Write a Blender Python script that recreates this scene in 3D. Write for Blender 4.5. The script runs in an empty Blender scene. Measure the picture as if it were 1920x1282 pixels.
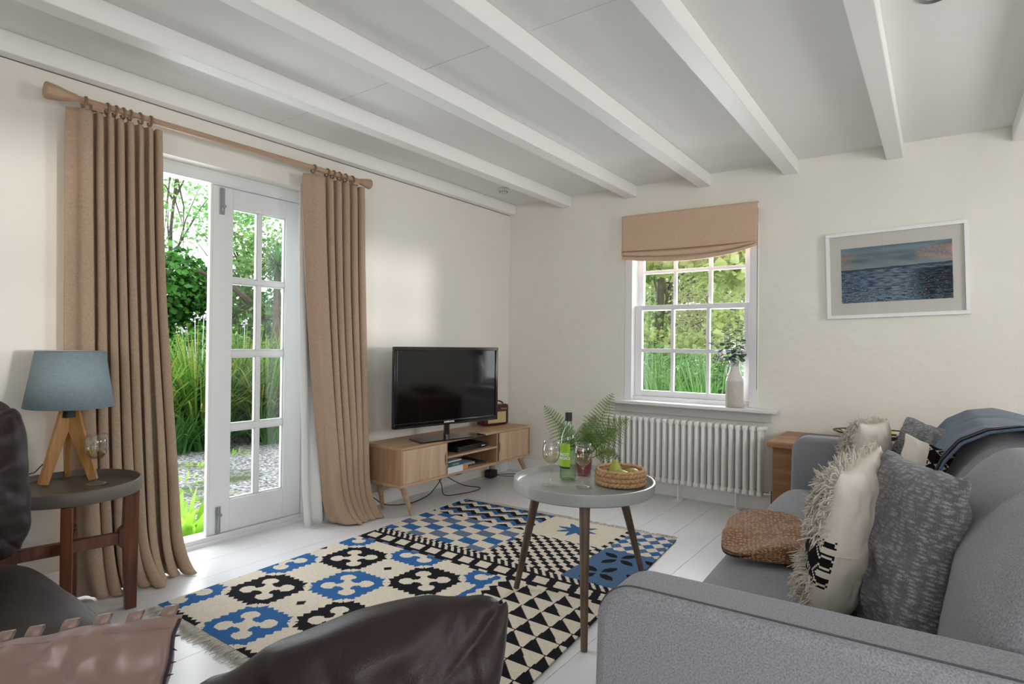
import bpy, bmesh, math, random
import numpy as np
from mathutils import Vector, Matrix, noise
random.seed(7); rng = np.random.default_rng(7)
SC = bpy.context.scene
COL = SC.collection
PI = math.pi
R = math.radians

# ------------------------------------------------------------------ materials
def hexc(h):
    h = h.lstrip('#'); c = [int(h[i:i+2], 16)/255 for i in (0, 2, 4)]
    return tuple((x/12.92 if x <= .04045 else ((x+.055)/1.055)**2.4) for x in c) + (1,)
def newmat(name):
    m = bpy.data.materials.new(name); m.use_nodes = True
    nt = m.node_tree; b = nt.nodes['Principled BSDF']
    return m, nt, b
def ND(nt, t, **k):
    n = nt.nodes.new(t)
    for a, v in k.items():
        if a in n.inputs: n.inputs[a].default_value = v
        else: setattr(n, a, v)
    return n
def mat(name, col, rough=.6, metal=0, col2=None, nscale=8, stretch=None, bump=0, bscale=60, bdist=.002, coat=0, sheen=0, detail=4, spec=None, emis=None, coords='Object', trans=0, contrast=1.0):
    m, nt, b = newmat(name)
    c1 = hexc(col) if isinstance(col, str) else col
    b.inputs['Base Color'].default_value = c1
    b.inputs['Roughness'].default_value = rough
    b.inputs['Metallic'].default_value = metal
    if spec is not None: b.inputs['Specular IOR Level'].default_value = spec
    if coat: b.inputs['Coat Weight'].default_value = coat; b.inputs['Coat Roughness'].default_value = .15
    if sheen: b.inputs['Sheen Weight'].default_value = sheen; b.inputs['Sheen Roughness'].default_value = .6
    tc = ND(nt, 'ShaderNodeTexCoord'); mp = ND(nt, 'ShaderNodeMapping')
    nt.links.new(tc.outputs[coords], mp.inputs['Vector'])
    if stretch: mp.inputs['Scale'].default_value = stretch
    if col2:
        n = ND(nt, 'ShaderNodeTexNoise', Scale=nscale, Detail=detail)
        nt.links.new(mp.outputs[0], n.inputs['Vector'])
        r = ND(nt, 'ShaderNodeValToRGB')
        w = .5/contrast*.5
        r.color_ramp.elements[0].position = .5-w; r.color_ramp.elements[1].position = .5+w
        r.color_ramp.elements[0].color = c1; r.color_ramp.elements[1].color = hexc(col2)
        nt.links.new(n.outputs['Fac'], r.inputs['Fac']); nt.links.new(r.outputs[0], b.inputs['Base Color'])
    if bump:
        n2 = ND(nt, 'ShaderNodeTexNoise', Scale=bscale, Detail=3)
        nt.links.new(mp.outputs[0], n2.inputs['Vector'])
        bp = ND(nt, 'ShaderNodeBump', Strength=bump, Distance=bdist)
        nt.links.new(n2.outputs['Fac'], bp.inputs['Height']); nt.links.new(bp.outputs[0], b.inputs['Normal'])
    if emis: b.inputs['Emission Color'].default_value = hexc(emis[0]); b.inputs['Emission Strength'].default_value = emis[1]
    return m
def weave(name, c1, c2, scale=900, rough=.9, bump=.5, c3=None, axis=('X', 'Z'), slub=.35):
    # crossed wave threads with slubs
    m, nt, b = newmat(name); b.inputs['Roughness'].default_value = rough
    b.inputs['Specular IOR Level'].default_value = .15
    tc = ND(nt, 'ShaderNodeTexCoord')
    mp = ND(nt, 'ShaderNodeMapping'); mp.inputs['Scale'].default_value = (1, 1, 12); nt.links.new(tc.outputs['Object'], mp.inputs['Vector'])
    mp2 = ND(nt, 'ShaderNodeMapping'); mp2.inputs['Scale'].default_value = (12, 12, 1); nt.links.new(tc.outputs['Object'], mp2.inputs['Vector'])
    n1 = ND(nt, 'ShaderNodeTexNoise', Scale=scale/12, Detail=2); nt.links.new(mp.outputs[0], n1.inputs['Vector'])
    n2 = ND(nt, 'ShaderNodeTexNoise', Scale=scale/12, Detail=2); nt.links.new(mp2.outputs[0], n2.inputs['Vector'])
    ad = ND(nt, 'ShaderNodeMath', operation='ADD'); nt.links.new(n1.outputs['Fac'], ad.inputs[0]); nt.links.new(n2.outputs['Fac'], ad.inputs[1])
    r = ND(nt, 'ShaderNodeValToRGB'); r.color_ramp.elements[0].position = .38; r.color_ramp.elements[1].position = .62
    r.color_ramp.elements[0].color = hexc(c1); r.color_ramp.elements[1].color = hexc(c2)
    hf = ND(nt, 'ShaderNodeMath', operation='MULTIPLY'); hf.inputs[1].default_value = .5
    nt.links.new(ad.outputs[0], hf.inputs[0]); nt.links.new(hf.outputs[0], r.inputs['Fac']); nt.links.new(r.outputs[0], b.inputs['Base Color'])
    bp = ND(nt, 'ShaderNodeBump', Strength=bump, Distance=.0015); nt.links.new(hf.outputs[0], bp.inputs['Height']); nt.links.new(bp.outputs[0], b.inputs['Normal'])
    return m
def wood(name, c1, c2, grain='Y', rough=.45, scale=6, c3=None, coat=0):
    m, nt, b = newmat(name); b.inputs['Roughness'].default_value = rough
    if coat: b.inputs['Coat Weight'].default_value = coat
    tc = ND(nt, 'ShaderNodeTexCoord'); mp = ND(nt, 'ShaderNodeMapping'); nt.links.new(tc.outputs['Object'], mp.inputs['Vector'])
    s = {'X': (.6, 7, 7), 'Y': (7, .6, 7), 'Z': (7, 7, .6)}[grain]; mp.inputs['Scale'].default_value = s
    n = ND(nt, 'ShaderNodeTexNoise', Scale=scale, Detail=6, Distortion=.6); nt.links.new(mp.outputs[0], n.inputs['Vector'])
    r = ND(nt, 'ShaderNodeValToRGB'); e = r.color_ramp.elements
    e[0].position = .33; e[1].position = .68; e[0].color = hexc(c1); e[1].color = hexc(c2)
    if c3: x = e.new(.5); x.color = hexc(c3)
    nt.links.new(n.outputs['Fac'], r.inputs['Fac']); nt.links.new(r.outputs[0], b.inputs['Base Color'])
    bp = ND(nt, 'ShaderNodeBump', Strength=.15, Distance=.001); nt.links.new(n.outputs['Fac'], bp.inputs['Height']); nt.links.new(bp.outputs[0], b.inputs['Normal'])
    return m
def thinglass(name, tint=(1, 1, 1, 1), refl=1.0, rough=.0, ior=1.45, edge=None):
    # thin clear glass: see-through with Fresnel reflections
    m = bpy.data.materials.new(name); m.use_nodes = True; nt = m.node_tree; nt.nodes.clear()
    o = ND(nt, 'ShaderNodeOutputMaterial'); t = ND(nt, 'ShaderNodeBsdfTransparent'); t.inputs[0].default_value = tint
    g = ND(nt, 'ShaderNodeBsdfGlossy'); g.inputs['Roughness'].default_value = rough; g.inputs[0].default_value = (refl, refl, refl, 1)
    fr = ND(nt, 'ShaderNodeLayerWeight', Blend=.5); pw = ND(nt, 'ShaderNodeMath', operation='POWER'); pw.inputs[1].default_value = 3.2
    ml = ND(nt, 'ShaderNodeMath', operation='MULTIPLY_ADD'); f0 = ((ior-1)/(ior+1))**2*1.6; ml.inputs[1].default_value = (1-f0)*.8; ml.inputs[2].default_value = f0
    mx = ND(nt, 'ShaderNodeMixShader'); nt.links.new(fr.outputs['Facing'], pw.inputs[0]); nt.links.new(pw.outputs[0], ml.inputs[0])
    nt.links.new(ml.outputs[0], mx.inputs[0]); nt.links.new(t.outputs[0], mx.inputs[1]); nt.links.new(g.outputs[0], mx.inputs[2])
    if edge:
        lw = ND(nt, 'ShaderNodeLayerWeight', Blend=.35); cm = ND(nt, 'ShaderNodeMix', data_type='RGBA')
        cm.inputs[6].default_value = tint; cm.inputs[7].default_value = edge
        nt.links.new(lw.outputs['Facing'], cm.inputs[0]); nt.links.new(cm.outputs[2], t.inputs[0])
    nt.links.new(mx.outputs[0], o.inputs[0])
    return m
def leafmat(name, cols, trans=.35, rough=.5):
    m, nt, b = newmat(name); b.inputs['Roughness'].default_value = rough
    gi = ND(nt, 'ShaderNodeNewGeometry'); r = ND(nt, 'ShaderNodeValToRGB'); e = r.color_ramp.elements
    e[0].color = hexc(cols[0]); e[1].color = hexc(cols[-1])
    for i, c in enumerate(cols[1:-1]): x = e.new((i+1)/(len(cols)-1)); x.color = hexc(c)
    nt.links.new(gi.outputs['Random Per Island'], r.inputs['Fac']); nt.links.new(r.outputs[0], b.inputs['Base Color'])
    tr = ND(nt, 'ShaderNodeBsdfTranslucent'); nt.links.new(r.outputs[0], tr.inputs[0])
    mx = ND(nt, 'ShaderNodeMixShader'); mx.inputs[0].default_value = trans
    o = nt.nodes['Material Output']; nt.links.new(b.outputs[0], mx.inputs[1]); nt.links.new(tr.outputs[0], mx.inputs[2]); nt.links.new(mx.outputs[0], o.inputs[0])
    return m
def attrmat(name, rough=.95, bump=.4, bscale=500, sheen=.2, bdist=.0015):
    m, nt, b = newmat(name); b.inputs['Roughness'].default_value = rough; b.inputs['Specular IOR Level'].default_value = .1
    a = ND(nt, 'ShaderNodeAttribute'); a.attribute_name = 'Col'; nt.links.new(a.outputs['Color'], b.inputs['Base Color'])
    tc = ND(nt, 'ShaderNodeTexCoord'); n = ND(nt, 'ShaderNodeTexNoise', Scale=bscale, Detail=2); nt.links.new(tc.outputs['Object'], n.inputs['Vector'])
    bp = ND(nt, 'ShaderNodeBump', Strength=bump, Distance=bdist); nt.links.new(n.outputs['Fac'], bp.inputs['Height']); nt.links.new(bp.outputs[0], b.inputs['Normal'])
    return m
def floormat():
    m = mat('white floor paint', '#dcdcdd', .3, col2='#e4e4e5', nscale=1.5, bump=.12, bscale=25, bdist=.002)
    return m
M = {}
M['wall'] = mat('cream plaster', '#e9e5dc', .9, col2='#edeae2', nscale=1.2, bump=.7, bscale=5, bdist=.022, spec=.1)
M['wallsmooth'] = mat('smooth cream plaster', '#e9e5dd', .85, bump=.25, bscale=2.2, bdist=.012, spec=.15)
M['ceil'] = mat('white ceiling paint', '#ecebe9', .9, bump=.05, bscale=4, spec=.1)
M['beam'] = mat('white beam gloss paint', '#f2f1ef', .45, bump=.12, bscale=9, bdist=.003)
M['white'] = mat('white joinery paint', '#e0e3e4', .35, bump=.05, bscale=18)
M['winwhite'] = mat('bright white window paint', '#ececee', .35)
M['sill'] = mat('grey white sill paint', '#e3e3e4', .4)
M['apron'] = mat('grey board paint', '#c3c1c0', .5)
M['floor'] = floormat()
M['gap'] = mat('dark gap', '#6d6a68', .9)
M['glass'] = thinglass('window glass', refl=.95, ior=1.42)
M['steel'] = mat('brushed steel', '#9aa0a4', .35, metal=.85)
M['chrome'] = mat('chrome', '#d0d0d0', .12, metal=1)
M['dark'] = mat('near black', '#151416', .5)
M['linen'] = weave('tan linen', '#a28a75', '#bda791', scale=900)
M['linen2'] = weave('pale linen blind', '#c6aa92', '#dac1a9', scale=900)
M['lining'] = mat('white curtain lining', '#dfe0de', .85, bump=.1, bscale=200)
M['pole'] = wood('pale oak pole', '#a48670', '#bb9d84', 'Y', .45)
M['ring'] = wood('darker oak ring', '#7a5f45', '#94765a', 'Y', .45)
M['mango'] = wood('light mango wood', '#a08063', '#bd9d80', 'Y', .45, scale=3, c3='#ae8e71')
M['mangodoor'] = wood('pale mango veneer', '#b2967a', '#ccb295', 'Z', .42, scale=2.5, c3='#c0a489')
M['mangoside'] = wood('mango side panel', '#8e6d51', '#ac8a6c', 'Z', .45, scale=2.5)
M['darkin'] = wood('dark stained edge', '#4a3626', '#5e4632', 'Z', .6)
M['walnut'] = wood('walnut leg', '#4a3a2c', '#66523f', 'Z', .5, scale=5)
M['acacia'] = wood('red brown acacia', '#4a2512', '#7b4522', 'Z', .35, scale=5, coat=.2)
M['oak'] = wood('honey oak', '#a8763f', '#cd9c63', 'Z', .4, scale=5)
M['pine'] = wood('old pine', '#6a4a2f', '#92683f', 'X', .55, scale=4, c3='#7f5836')
M['pinetop'] = wood('worn pine top', '#8c6142', '#ab7f5d', 'X', .45, scale=5)
M['tray'] = mat('sage grey lacquer', '#a0a4a0', .35, coat=.25)
M['taupe'] = mat('taupe grey rim', '#686059', .5)
M['tauptop'] = wood('grey brown tray top', '#50463c', '#6b5f52', 'X', .4, scale=6)
M['shade'] = weave('duck egg lampshade silk', '#7a8d94', '#8b9ea5', scale=600, rough=.75, bump=.2)
M['shadein'] = mat('white shade lining', '#d9d9d6', .7)
M['tvb'] = mat('gloss black plastic', '#0a0b0d', .12, coat=.5)
M['tvs'] = mat('dark screen', '#0c0a0b', .07, spec=.6)
M['tvblack'] = mat('matte black plastic', '#131416', .4)
M['logo'] = mat('silver logo', '#dfe2e6', .35)
M['burg'] = mat('burgundy leatherette', '#4c1720', .4, bump=.2, bscale=400)
M['grille'] = mat('cream speaker cloth', '#c6b98a', .8, bump=.3, bscale=500)
M['brass'] = mat('pale brass', '#c9b48a', .3, metal=.8)
M['rad'] = mat('white radiator enamel', '#efeeeb', .3)
M['sofa'] = None
M['leather'] = None
M['bottle'] = thinglass('pale green bottle glass', (.86, .95, .86, 1), edge=(.5, .7, .55, 1))
M['wineglass'] = thinglass('clear wine glass', (.995, .995, .995, 1), edge=(.70, .73, .72, 1), ior=1.5)
M['wine'] = thinglass('white wine', (.96, .94, .80, 1), edge=(.86, .80, .55, 1), ior=1.33)
M['pinkglass'] = thinglass('mauve glass', (.86, .66, .67, 1), edge=(.5, .28, .32, 1), refl=.9)
M['label'] = mat('lime green label', '#8cbc20', .55)
M['labeldk'] = mat('dark green label print', '#4f7a18', .55)
M['ceramic'] = mat('speckled stoneware', '#cfcac2', .6, col2='#bdb6ab', nscale=160, bump=.7, bscale=140, bdist=.002, contrast=1.5)
M['ceramicg'] = mat('white glazed stoneware', '#dcd9d4', .2)
M['fern'] = leafmat('fern green', ['#3f5a24', '#55742e', '#6d8c3c'], .3)
M['ferns'] = mat('fern stalk', '#5a6a30', .6)
M['euc'] = leafmat('eucalyptus grey green', ['#3c4a42', '#53645a', '#6b7b70'], .2)
M['eucs'] = mat('eucalyptus stem', '#5a5040', .6)
M['pear'] = mat('green pear skin', '#8f9a3c', .4, col2='#a9aa4e', nscale=14, bump=.1, bscale=80)
M['pear2'] = mat('yellow green pear skin', '#a5a145', .4, col2='#8f8f3a', nscale=12)
M['stalk'] = mat('brown stalk', '#4a3520', .7)
M['wick'] = mat('woven water hyacinth', '#bd9870', .7, col2='#94704c', nscale=60, bump=.5, bscale=200)
M['wicklt'] = mat('pale woven straw', '#c9a57c', .7, col2='#a98258', nscale=70, bump=.4, bscale=200)
M['straw'] = None
M['cream'] = mat('cream cotton', '#cbc3b7', .9, col2='#c6baa8', nscale=9, bump=.25, bscale=350)
M['yarn'] = mat('undyed wool yarn', '#ccc4b9', .9, col2='#b9b0a4', nscale=40)
M['satin'] = mat('dusky taupe satin', '#83695e', .34, bump=.1, bscale=30, sheen=.3)
M['purple'] = mat('dark aubergine trim', '#2a2238', .7)
M['cable'] = mat('black cable', '#141414', .5)
M['gravel'] = None
M['bark'] = mat('rough bark', '#4b4136', .9, col2='#6a5d4e', nscale=12, bump=.8, bscale=30, bdist=.02)
M['soil'] = mat('grass and soil ground', '#4a5a34', .95, col2='#5d5a3c', nscale=3, bump=.5, bscale=20, bdist=.02)
M['flowerw'] = mat('white petal', '#e8e4e6', .7)

def fabricmat(name, c1, c2, scale=260, extra=None, bd=.0015, bump=.6):
    m, nt, b = newmat(name); b.inputs['Roughness'].default_value = .95; b.inputs['Specular IOR Level'].default_value = .1
    b.inputs['Sheen Weight'].default_value = .15
    tc = ND(nt, 'ShaderNodeTexCoord'); n = ND(nt, 'ShaderNodeTexNoise', Scale=scale, Detail=3, Roughness=.7); nt.links.new(tc.outputs['Object'], n.inputs['Vector'])
    r = ND(nt, 'ShaderNodeValToRGB'); r.color_ramp.elements[0].position = .35; r.color_ramp.elements[1].position = .65
    r.color_ramp.elements[0].color = hexc(c1); r.color_ramp.elements[1].color = hexc(c2)
    nt.links.new(n.outputs['Fac'], r.inputs['Fac']); nt.links.new(r.outputs[0], b.inputs['Base Color'])
    bp = ND(nt, 'ShaderNodeBump', Strength=bump, Distance=bd); nt.links.new(n.outputs['Fac'], bp.inputs['Height']); nt.links.new(bp.outputs[0], b.inputs['Normal'])
    return m
M['sofa'] = fabricmat('grey felted wool', '#73757a', '#9a9ca2', 330, bump=.3, bd=.0008)
M['blanket'] = fabricmat('dusty blue wool', '#4b5a6b', '#5f6f81', 180)
M['blanketdk'] = fabricmat('navy black stripe wool', '#15161d', '#24252d', 180)
def knitmat(name, c1, c2, sc=70):
    m, nt, b = newmat(name); b.inputs['Roughness'].default_value = .95; b.inputs['Specular IOR Level'].default_value = .1; b.inputs['Sheen Weight'].default_value = .3
    tc = ND(nt, 'ShaderNodeTexCoord'); mp = ND(nt, 'ShaderNodeMapping'); mp.inputs['Scale'].default_value = (.62, .62, 1.8); nt.links.new(tc.outputs['Object'], mp.inputs['Vector'])
    v = ND(nt, 'ShaderNodeTexVoronoi', Scale=sc, Randomness=.55); nt.links.new(mp.outputs[0], v.inputs['Vector'])
    n = ND(nt, 'ShaderNodeTexNoise', Scale=300, Detail=3); nt.links.new(tc.outputs['Object'], n.inputs['Vector'])
    md = ND(nt, 'ShaderNodeMath', operation='MULTIPLY_ADD'); md.inputs[1].default_value = .9; nt.links.new(v.outputs['Distance'], md.inputs[0]); nt.links.new(n.outputs['Fac'], md.inputs[2])
    r = ND(nt, 'ShaderNodeValToRGB'); r.color_ramp.elements[0].position = .5; r.color_ramp.elements[1].position = 1.15
    r.color_ramp.elements[0].color = hexc(c2); r.color_ramp.elements[1].color = hexc(c1); r.color_ramp.elements[1].position = 1.0
    nt.links.new(md.outputs[0], r.inputs['Fac']); nt.links.new(r.outputs[0], b.inputs['Base Color'])
    bp = ND(nt, 'ShaderNodeBump', Strength=.8, Distance=.006, invert=True); nt.links.new(md.outputs[0], bp.inputs['Height']); nt.links.new(bp.outputs[0], b.inputs['Normal'])
    return m
M['knit'] = knitmat('grey chunky knit', '#6a6b6f', '#acadb0')
M['straw'] = knitmat('crocheted brown straw', '#855d40', '#deb48c', 130)
def leathermat():
    m, nt, b = newmat('dark brown leather'); b.inputs['Roughness'].default_value = .44; b.inputs['Specular IOR Level'].default_value = .32
    tc = ND(nt, 'ShaderNodeTexCoord')
    n = ND(nt, 'ShaderNodeTexNoise', Scale=5, Detail=4); nt.links.new(tc.outputs['Object'], n.inputs['Vector'])
    r = ND(nt, 'ShaderNodeValToRGB'); r.color_ramp.elements[0].color = hexc('#211817'); r.color_ramp.elements[1].color = hexc('#332624')
    nt.links.new(n.outputs['Fac'], r.inputs['Fac']); nt.links.new(r.outputs[0], b.inputs['Base Color'])
    v = ND(nt, 'ShaderNodeTexVoronoi', Scale=420); nt.links.new(tc.outputs['Object'], v.inputs['Vector'])
    n3 = ND(nt, 'ShaderNodeTexNoise', Scale=14, Detail=3); nt.links.new(tc.outputs['Object'], n3.inputs['Vector'])
    b1 = ND(nt, 'ShaderNodeBump', Strength=.35, Distance=.0008); nt.links.new(v.outputs['Distance'], b1.inputs['Height'])
    b2 = ND(nt, 'ShaderNodeBump', Strength=.35, Distance=.006); nt.links.new(n3.outputs['Fac'], b2.inputs['Height']); nt.links.new(b1.outputs[0], b2.inputs['Normal'])
    nt.links.new(b2.outputs[0], b.inputs['Normal'])
    return m
M['leather'] = leathermat()
def gravelmat():
    m, nt, b = newmat('pale gravel'); b.inputs['Roughness'].default_value = .9
    tc = ND(nt, 'ShaderNodeTexCoord'); v = ND(nt, 'ShaderNodeTexVoronoi', Scale=42); nt.links.new(tc.outputs['Object'], v.inputs['Vector'])
    r = ND(nt, 'ShaderNodeValToRGB'); e = r.color_ramp.elements; e[0].color = hexc('#9a9895'); e[1].color = hexc('#efedea'); x = e.new(.5); x.color = hexc('#c9c6c3')
    sp = ND(nt, 'ShaderNodeSeparateColor'); nt.links.new(v.outputs['Color'], sp.inputs[0]); nt.links.new(sp.outputs[0], r.inputs['Fac'])
    r2 = ND(nt, 'ShaderNodeValToRGB'); r2.color_ramp.elements[0].position = .35; r2.color_ramp.elements[1].position = .75; r2.color_ramp.elements[0].color = (1, 1, 1, 1); r2.color_ramp.elements[1].color = (.25, .24, .22, 1)
    nt.links.new(v.outputs['Distance'], r2.inputs['Fac'])
    mx = ND(nt, 'ShaderNodeMix', data_type='RGBA', blend_type='MULTIPLY'); mx.inputs[0].default_value = 1
    nt.links.new(r.outputs[0], mx.inputs[6]); nt.links.new(r2.outputs[0], mx.inputs[7])
    n = ND(nt, 'ShaderNodeTexNoise', Scale=1.6, Detail=5); nt.links.new(tc.outputs['Object'], n.inputs['Vector'])
    r3 = ND(nt, 'ShaderNodeValToRGB'); r3.color_ramp.elements[0].position = .58; r3.color_ramp.elements[1].position = .68
    nt.links.new(n.outputs['Fac'], r3.inputs['Fac'])
    m2 = ND(nt, 'ShaderNodeMix', data_type='RGBA'); nt.links.new(r3.outputs[0], m2.inputs[0]); nt.links.new(mx.outputs[2], m2.inputs[6]); m2.inputs[7].default_value = hexc('#5c6a3c')
    nt.links.new(m2.outputs[2], b.inputs['Base Color'])
    bp = ND(nt, 'ShaderNodeBump', Strength=1, Distance=.02, invert=True); nt.links.new(v.outputs['Distance'], bp.inputs['Height']); nt.links.new(bp.outputs[0], b.inputs['Normal'])
    return m
M['gravel'] = gravelmat()

# ------------------------------------------------------------------ mesh helpers
class MB:
    def __init__(s): s.v = []; s.f = []; s.c = []
    def add(s, vs, fs, mtx=None):
        o = len(s.v)
        for p in vs:
            p = Vector(p); s.v.append(tuple(mtx @ p if mtx else p))
        for q in fs: s.f.append(tuple(i+o for i in q))
        return s
    def box(s, x0, x1, y0, y1, z0, z1, mtx=None):
        vs = [(x, y, z) for z in (z0, z1) for y in (y0, y1) for x in (x0, x1)]
        return s.add(vs, [(0, 2, 3, 1), (4, 5, 7, 6), (0, 1, 5, 4), (2, 6, 7, 3), (0, 4, 6, 2), (1, 3, 7, 5)], mtx)
    def bar(s, a, b, w, h, up=(0, 0, 1), w2=None, h2=None):
        a = Vector(a); b = Vector(b); d = (b-a).normalized(); u = Vector(up)
        x = d.cross(u).normalized(); y = x.cross(d).normalized(); w2 = w if w2 is None else w2; h2 = h if h2 is None else h2
        vs = [a+x*i*w/2+y*j*h/2 for j in (-1, 1) for i in (-1, 1)]+[b+x*i*w2/2+y*j*h2/2 for j in (-1, 1) for i in (-1, 1)]
        return s.add(vs, [(0, 1, 3, 2), (4, 6, 7, 5), (0, 4, 5, 1), (2, 3, 7, 6), (0, 2, 6, 4), (1, 5, 7, 3)])
    def tube(s, pts, r, n=10, caps=True, closed=False):
        pts = [Vector(p) for p in pts]; rs = r if hasattr(r, '__len__') else [r]*len(pts)
        o = len(s.v); N = len(pts); prev = None
        for i, p in enumerate(pts):
            if closed: d = pts[(i+1) % N]-pts[i-1]
            else: d = pts[min(i+1, N-1)]-pts[max(i-1, 0)]
            d.normalize()
            if prev is None:
                x = d.orthogonal().normalized()
            else:
                x = prev-d*prev.dot(d)
                if x.length < 1e-6: x = d.orthogonal()
                x.normalize()
            prev = x; y = d.cross(x)
            for k in range(n):
                a = 2*PI*k/n; s.v.append(tuple(p+(x*math.cos(a)+y*math.sin(a))*rs[i]))
        rng_ = N if closed else N-1
        for i in range(rng_):
            for k in range(n):
                a = o+i*n+k; b = o+i*n+(k+1) % n; c = o+((i+1) % N)*n+(k+1) % n; e = o+((i+1) % N)*n+k
                s.f.append((a, b, c, e))
        if caps and not closed:
            s.f.append(tuple(o+k for k in reversed(range(n)))); s.f.append(tuple(o+(N-1)*n+k for k in range(n)))
        return s
    def lathe(s, prof, n=32, c=(0, 0, 0), capb=True, capt=True, mtx=None):
        o = len(s.v); vs = []
        for r, z in prof:
            for k in range(n):
                a = 2*PI*k/n; vs.append((c[0]+r*math.cos(a), c[1]+r*math.sin(a), c[2]+z))
        fs = []
        for i in range(len(prof)-1):
            for k in range(n): fs.append((i*n+k, i*n+(k+1) % n, (i+1)*n+(k+1) % n, (i+1)*n+k))
        if capb: fs.append(tuple(reversed(range(n))))
        if capt: fs.append(tuple((len(prof)-1)*n+k for k in range(n)))
        return s.add(vs, fs, mtx)
    def prism(s, poly, y0, y1, mtx=None, axis='y'):
        n = len(poly)
        if axis == 'y': vs = [(x, y0, z) for x, z in poly]+[(x, y1, z) for x, z in poly]
        elif axis == 'x': vs = [(y0, a, b) for a, b in poly]+[(y1, a, b) for a, b in poly]
        else: vs = [(a, b, y0) for a, b in poly]+[(a, b, y1) for a, b in poly]
        fs = [tuple(range(n)), tuple(reversed(range(n, 2*n)))]+[(i, i+n, (i+1) % n+n, (i+1) % n) for i in range(n)]
        return s.add(vs, fs, mtx)
    def grid(s, fn, nu, nv, closeu=False):
        o = len(s.v)
        for j in range(nv+1):
            for i in range(nu+1): s.v.append(tuple(fn(i/nu, j/nv)))
        for j in range(nv):
            for i in range(nu): a = o+j*(nu+1)+i; s.f.append((a, a+1, a+nu+2, a+nu+1))
        return s
    def puff(s, sx, sy, sz, p=6, n=14, c=(0, 0, 0), deform=None, mtx=None):
        vs = []; idx = {}; fs = []
        def vid(a, b, d):
            k = (round(a, 5), round(b, 5), round(d, 5))
            if k not in idx:
                l = (abs(a)**p+abs(b)**p+abs(d)**p)**(1/p)
                q = Vector((a/l*sx/2, b/l*sy/2, d/l*sz/2))
                if deform: q = Vector(deform(q, a, b, d))
                idx[k] = len(vs); vs.append(q+Vector(c))
            return idx[k]
        t = [math.sin((-1+2*i/n)*PI/2*.82)/math.sin(PI/2*.82) for i in range(n+1)]
        for ax in range(3):
            for sg in (-1, 1):
                for i in range(n):
                    for j in range(n):
                        q = []
                        for a, b in ((t[i], t[j]), (t[i+1], t[j]), (t[i+1], t[j+1]), (t[i], t[j+1])):
                            w = [0, 0, 0]; w[ax] = sg; w[(ax+1) % 3] = a; w[(ax+2) % 3] = b; q.append(vid(*w))
                        fs.append(tuple(q) if sg > 0 else tuple(reversed(q)))
        return s.add(vs, fs, mtx)
    def build(s, name, m, parent=None, smooth=False, bevel=0, seg=2, angle=40, solid=0, fix=True, loc=None, colors=None, subsurf=0):
        me = bpy.data.meshes.new(name); me.from_pydata([tuple(v) for v in s.v], [], s.f); me.update()
        if fix and len(s.f) < 30000:
            bm = bmesh.new(); bm.from_mesh(me); bmesh.ops.recalc_face_normals(bm, faces=bm.faces); bm.to_mesh(me); bm.free()
        if smooth:
            me.shade_smooth()
            if angle < 180: me.set_sharp_from_angle(angle=R(angle))
        if colors is not None:
            at = me.color_attributes.new('Col', 'FLOAT_COLOR', 'CORNER')
            arr = np.repeat(np.array(colors, dtype=np.float32), [len(p.vertices) for p in me.polygons], axis=0).ravel()
            at.data.foreach_set('color', arr)
        me.materials.append(m)
        o = bpy.data.objects.new(name, me); COL.objects.link(o)
        if parent: o.parent = parent
        if loc: o.location = loc
        if bevel:
            b = o.modifiers.new('Bevel', 'BEVEL'); b.width = bevel; b.segments = seg; b.limit_method = 'ANGLE'; b.angle_limit = R(35); b.harden_normals = False
            me.shade_smooth(); me.set_sharp_from_angle(angle=R(35)) if not smooth else None
        if solid: b = o.modifiers.new('Solid', 'SOLIDIFY'); b.thickness = solid; b.offset = 0
        if subsurf: b = o.modifiers.new('Sub', 'SUBSURF'); b.levels = subsurf; b.render_levels = subsurf
        return o
def thing(name, label, cat, loc=(0, 0, 0), rotz=0, group=None, mtx=None):
    o = bpy.data.objects.new(name, None); COL.objects.link(o); o.empty_display_size = .05
    if mtx is not None: o.matrix_world = mtx
    else: o.location = loc; o.rotation_euler = (0, 0, rotz)
    return tag(o, label, cat, group)
def tag(o, label, cat, group=None):
    o['label'] = label; o['category'] = cat
    if group: o['group'] = group
    return o
def struct(o, label=None):
    o['kind'] = 'structure'
    if label: o['label'] = label
    return o
def frame_mtx(loc, normal, up=(0, 0, 1)):
    # local -Y = normal (front), local Z ~ up
    y = -Vector(normal).normalized(); z = Vector(up); z = (z-y*z.dot(y)).normalized(); x = y.cross(z)
    m = Matrix((x, y, z)).transposed().to_4x4(); m.translation = Vector(loc); return m
def text(name, s, size, m, mtx, parent=None, ext=.0004, bend=None, bold=0, align='CENTER', sx=1):
    cu = bpy.data.curves.new(name, 'FONT'); cu.body = s; cu.size = size; cu.extrude = ext; cu.align_x = align; cu.align_y = 'CENTER'; cu.offset = bold; cu.resolution_u = 3
    t = bpy.data.objects.new(name, cu); COL.objects.link(t)
    bpy.context.view_layer.update()
    dg = bpy.context.evaluated_depsgraph_get()
    me = bpy.data.meshes.new_from_object(t.evaluated_get(dg)); bpy.data.objects.remove(t)
    me.name = name
    for v in me.vertices:
        v.co.x *= sx
        if bend:   # wrap round a vertical cylinder: x->angle, y->z
            a = v.co.x/bend; r = bend+v.co.z; v.co = (r*math.sin(a), -r*math.cos(a), v.co.y)
        else: v.co = (v.co.x, -v.co.z, v.co.y)
    me.materials.clear(); me.materials.append(m)
    o = bpy.data.objects.new(name, me); COL.objects.link(o)
    if parent: o.parent = parent; o.matrix_local = mtx
    else: o.matrix_world = mtx
    return o
def T(*a): return Matrix.Translation(a)
def fold_noise(p, s=3, seed=0): return noise.noise(Vector(p)*s+Vector((seed*7.3, seed*3.1, seed)))
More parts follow.
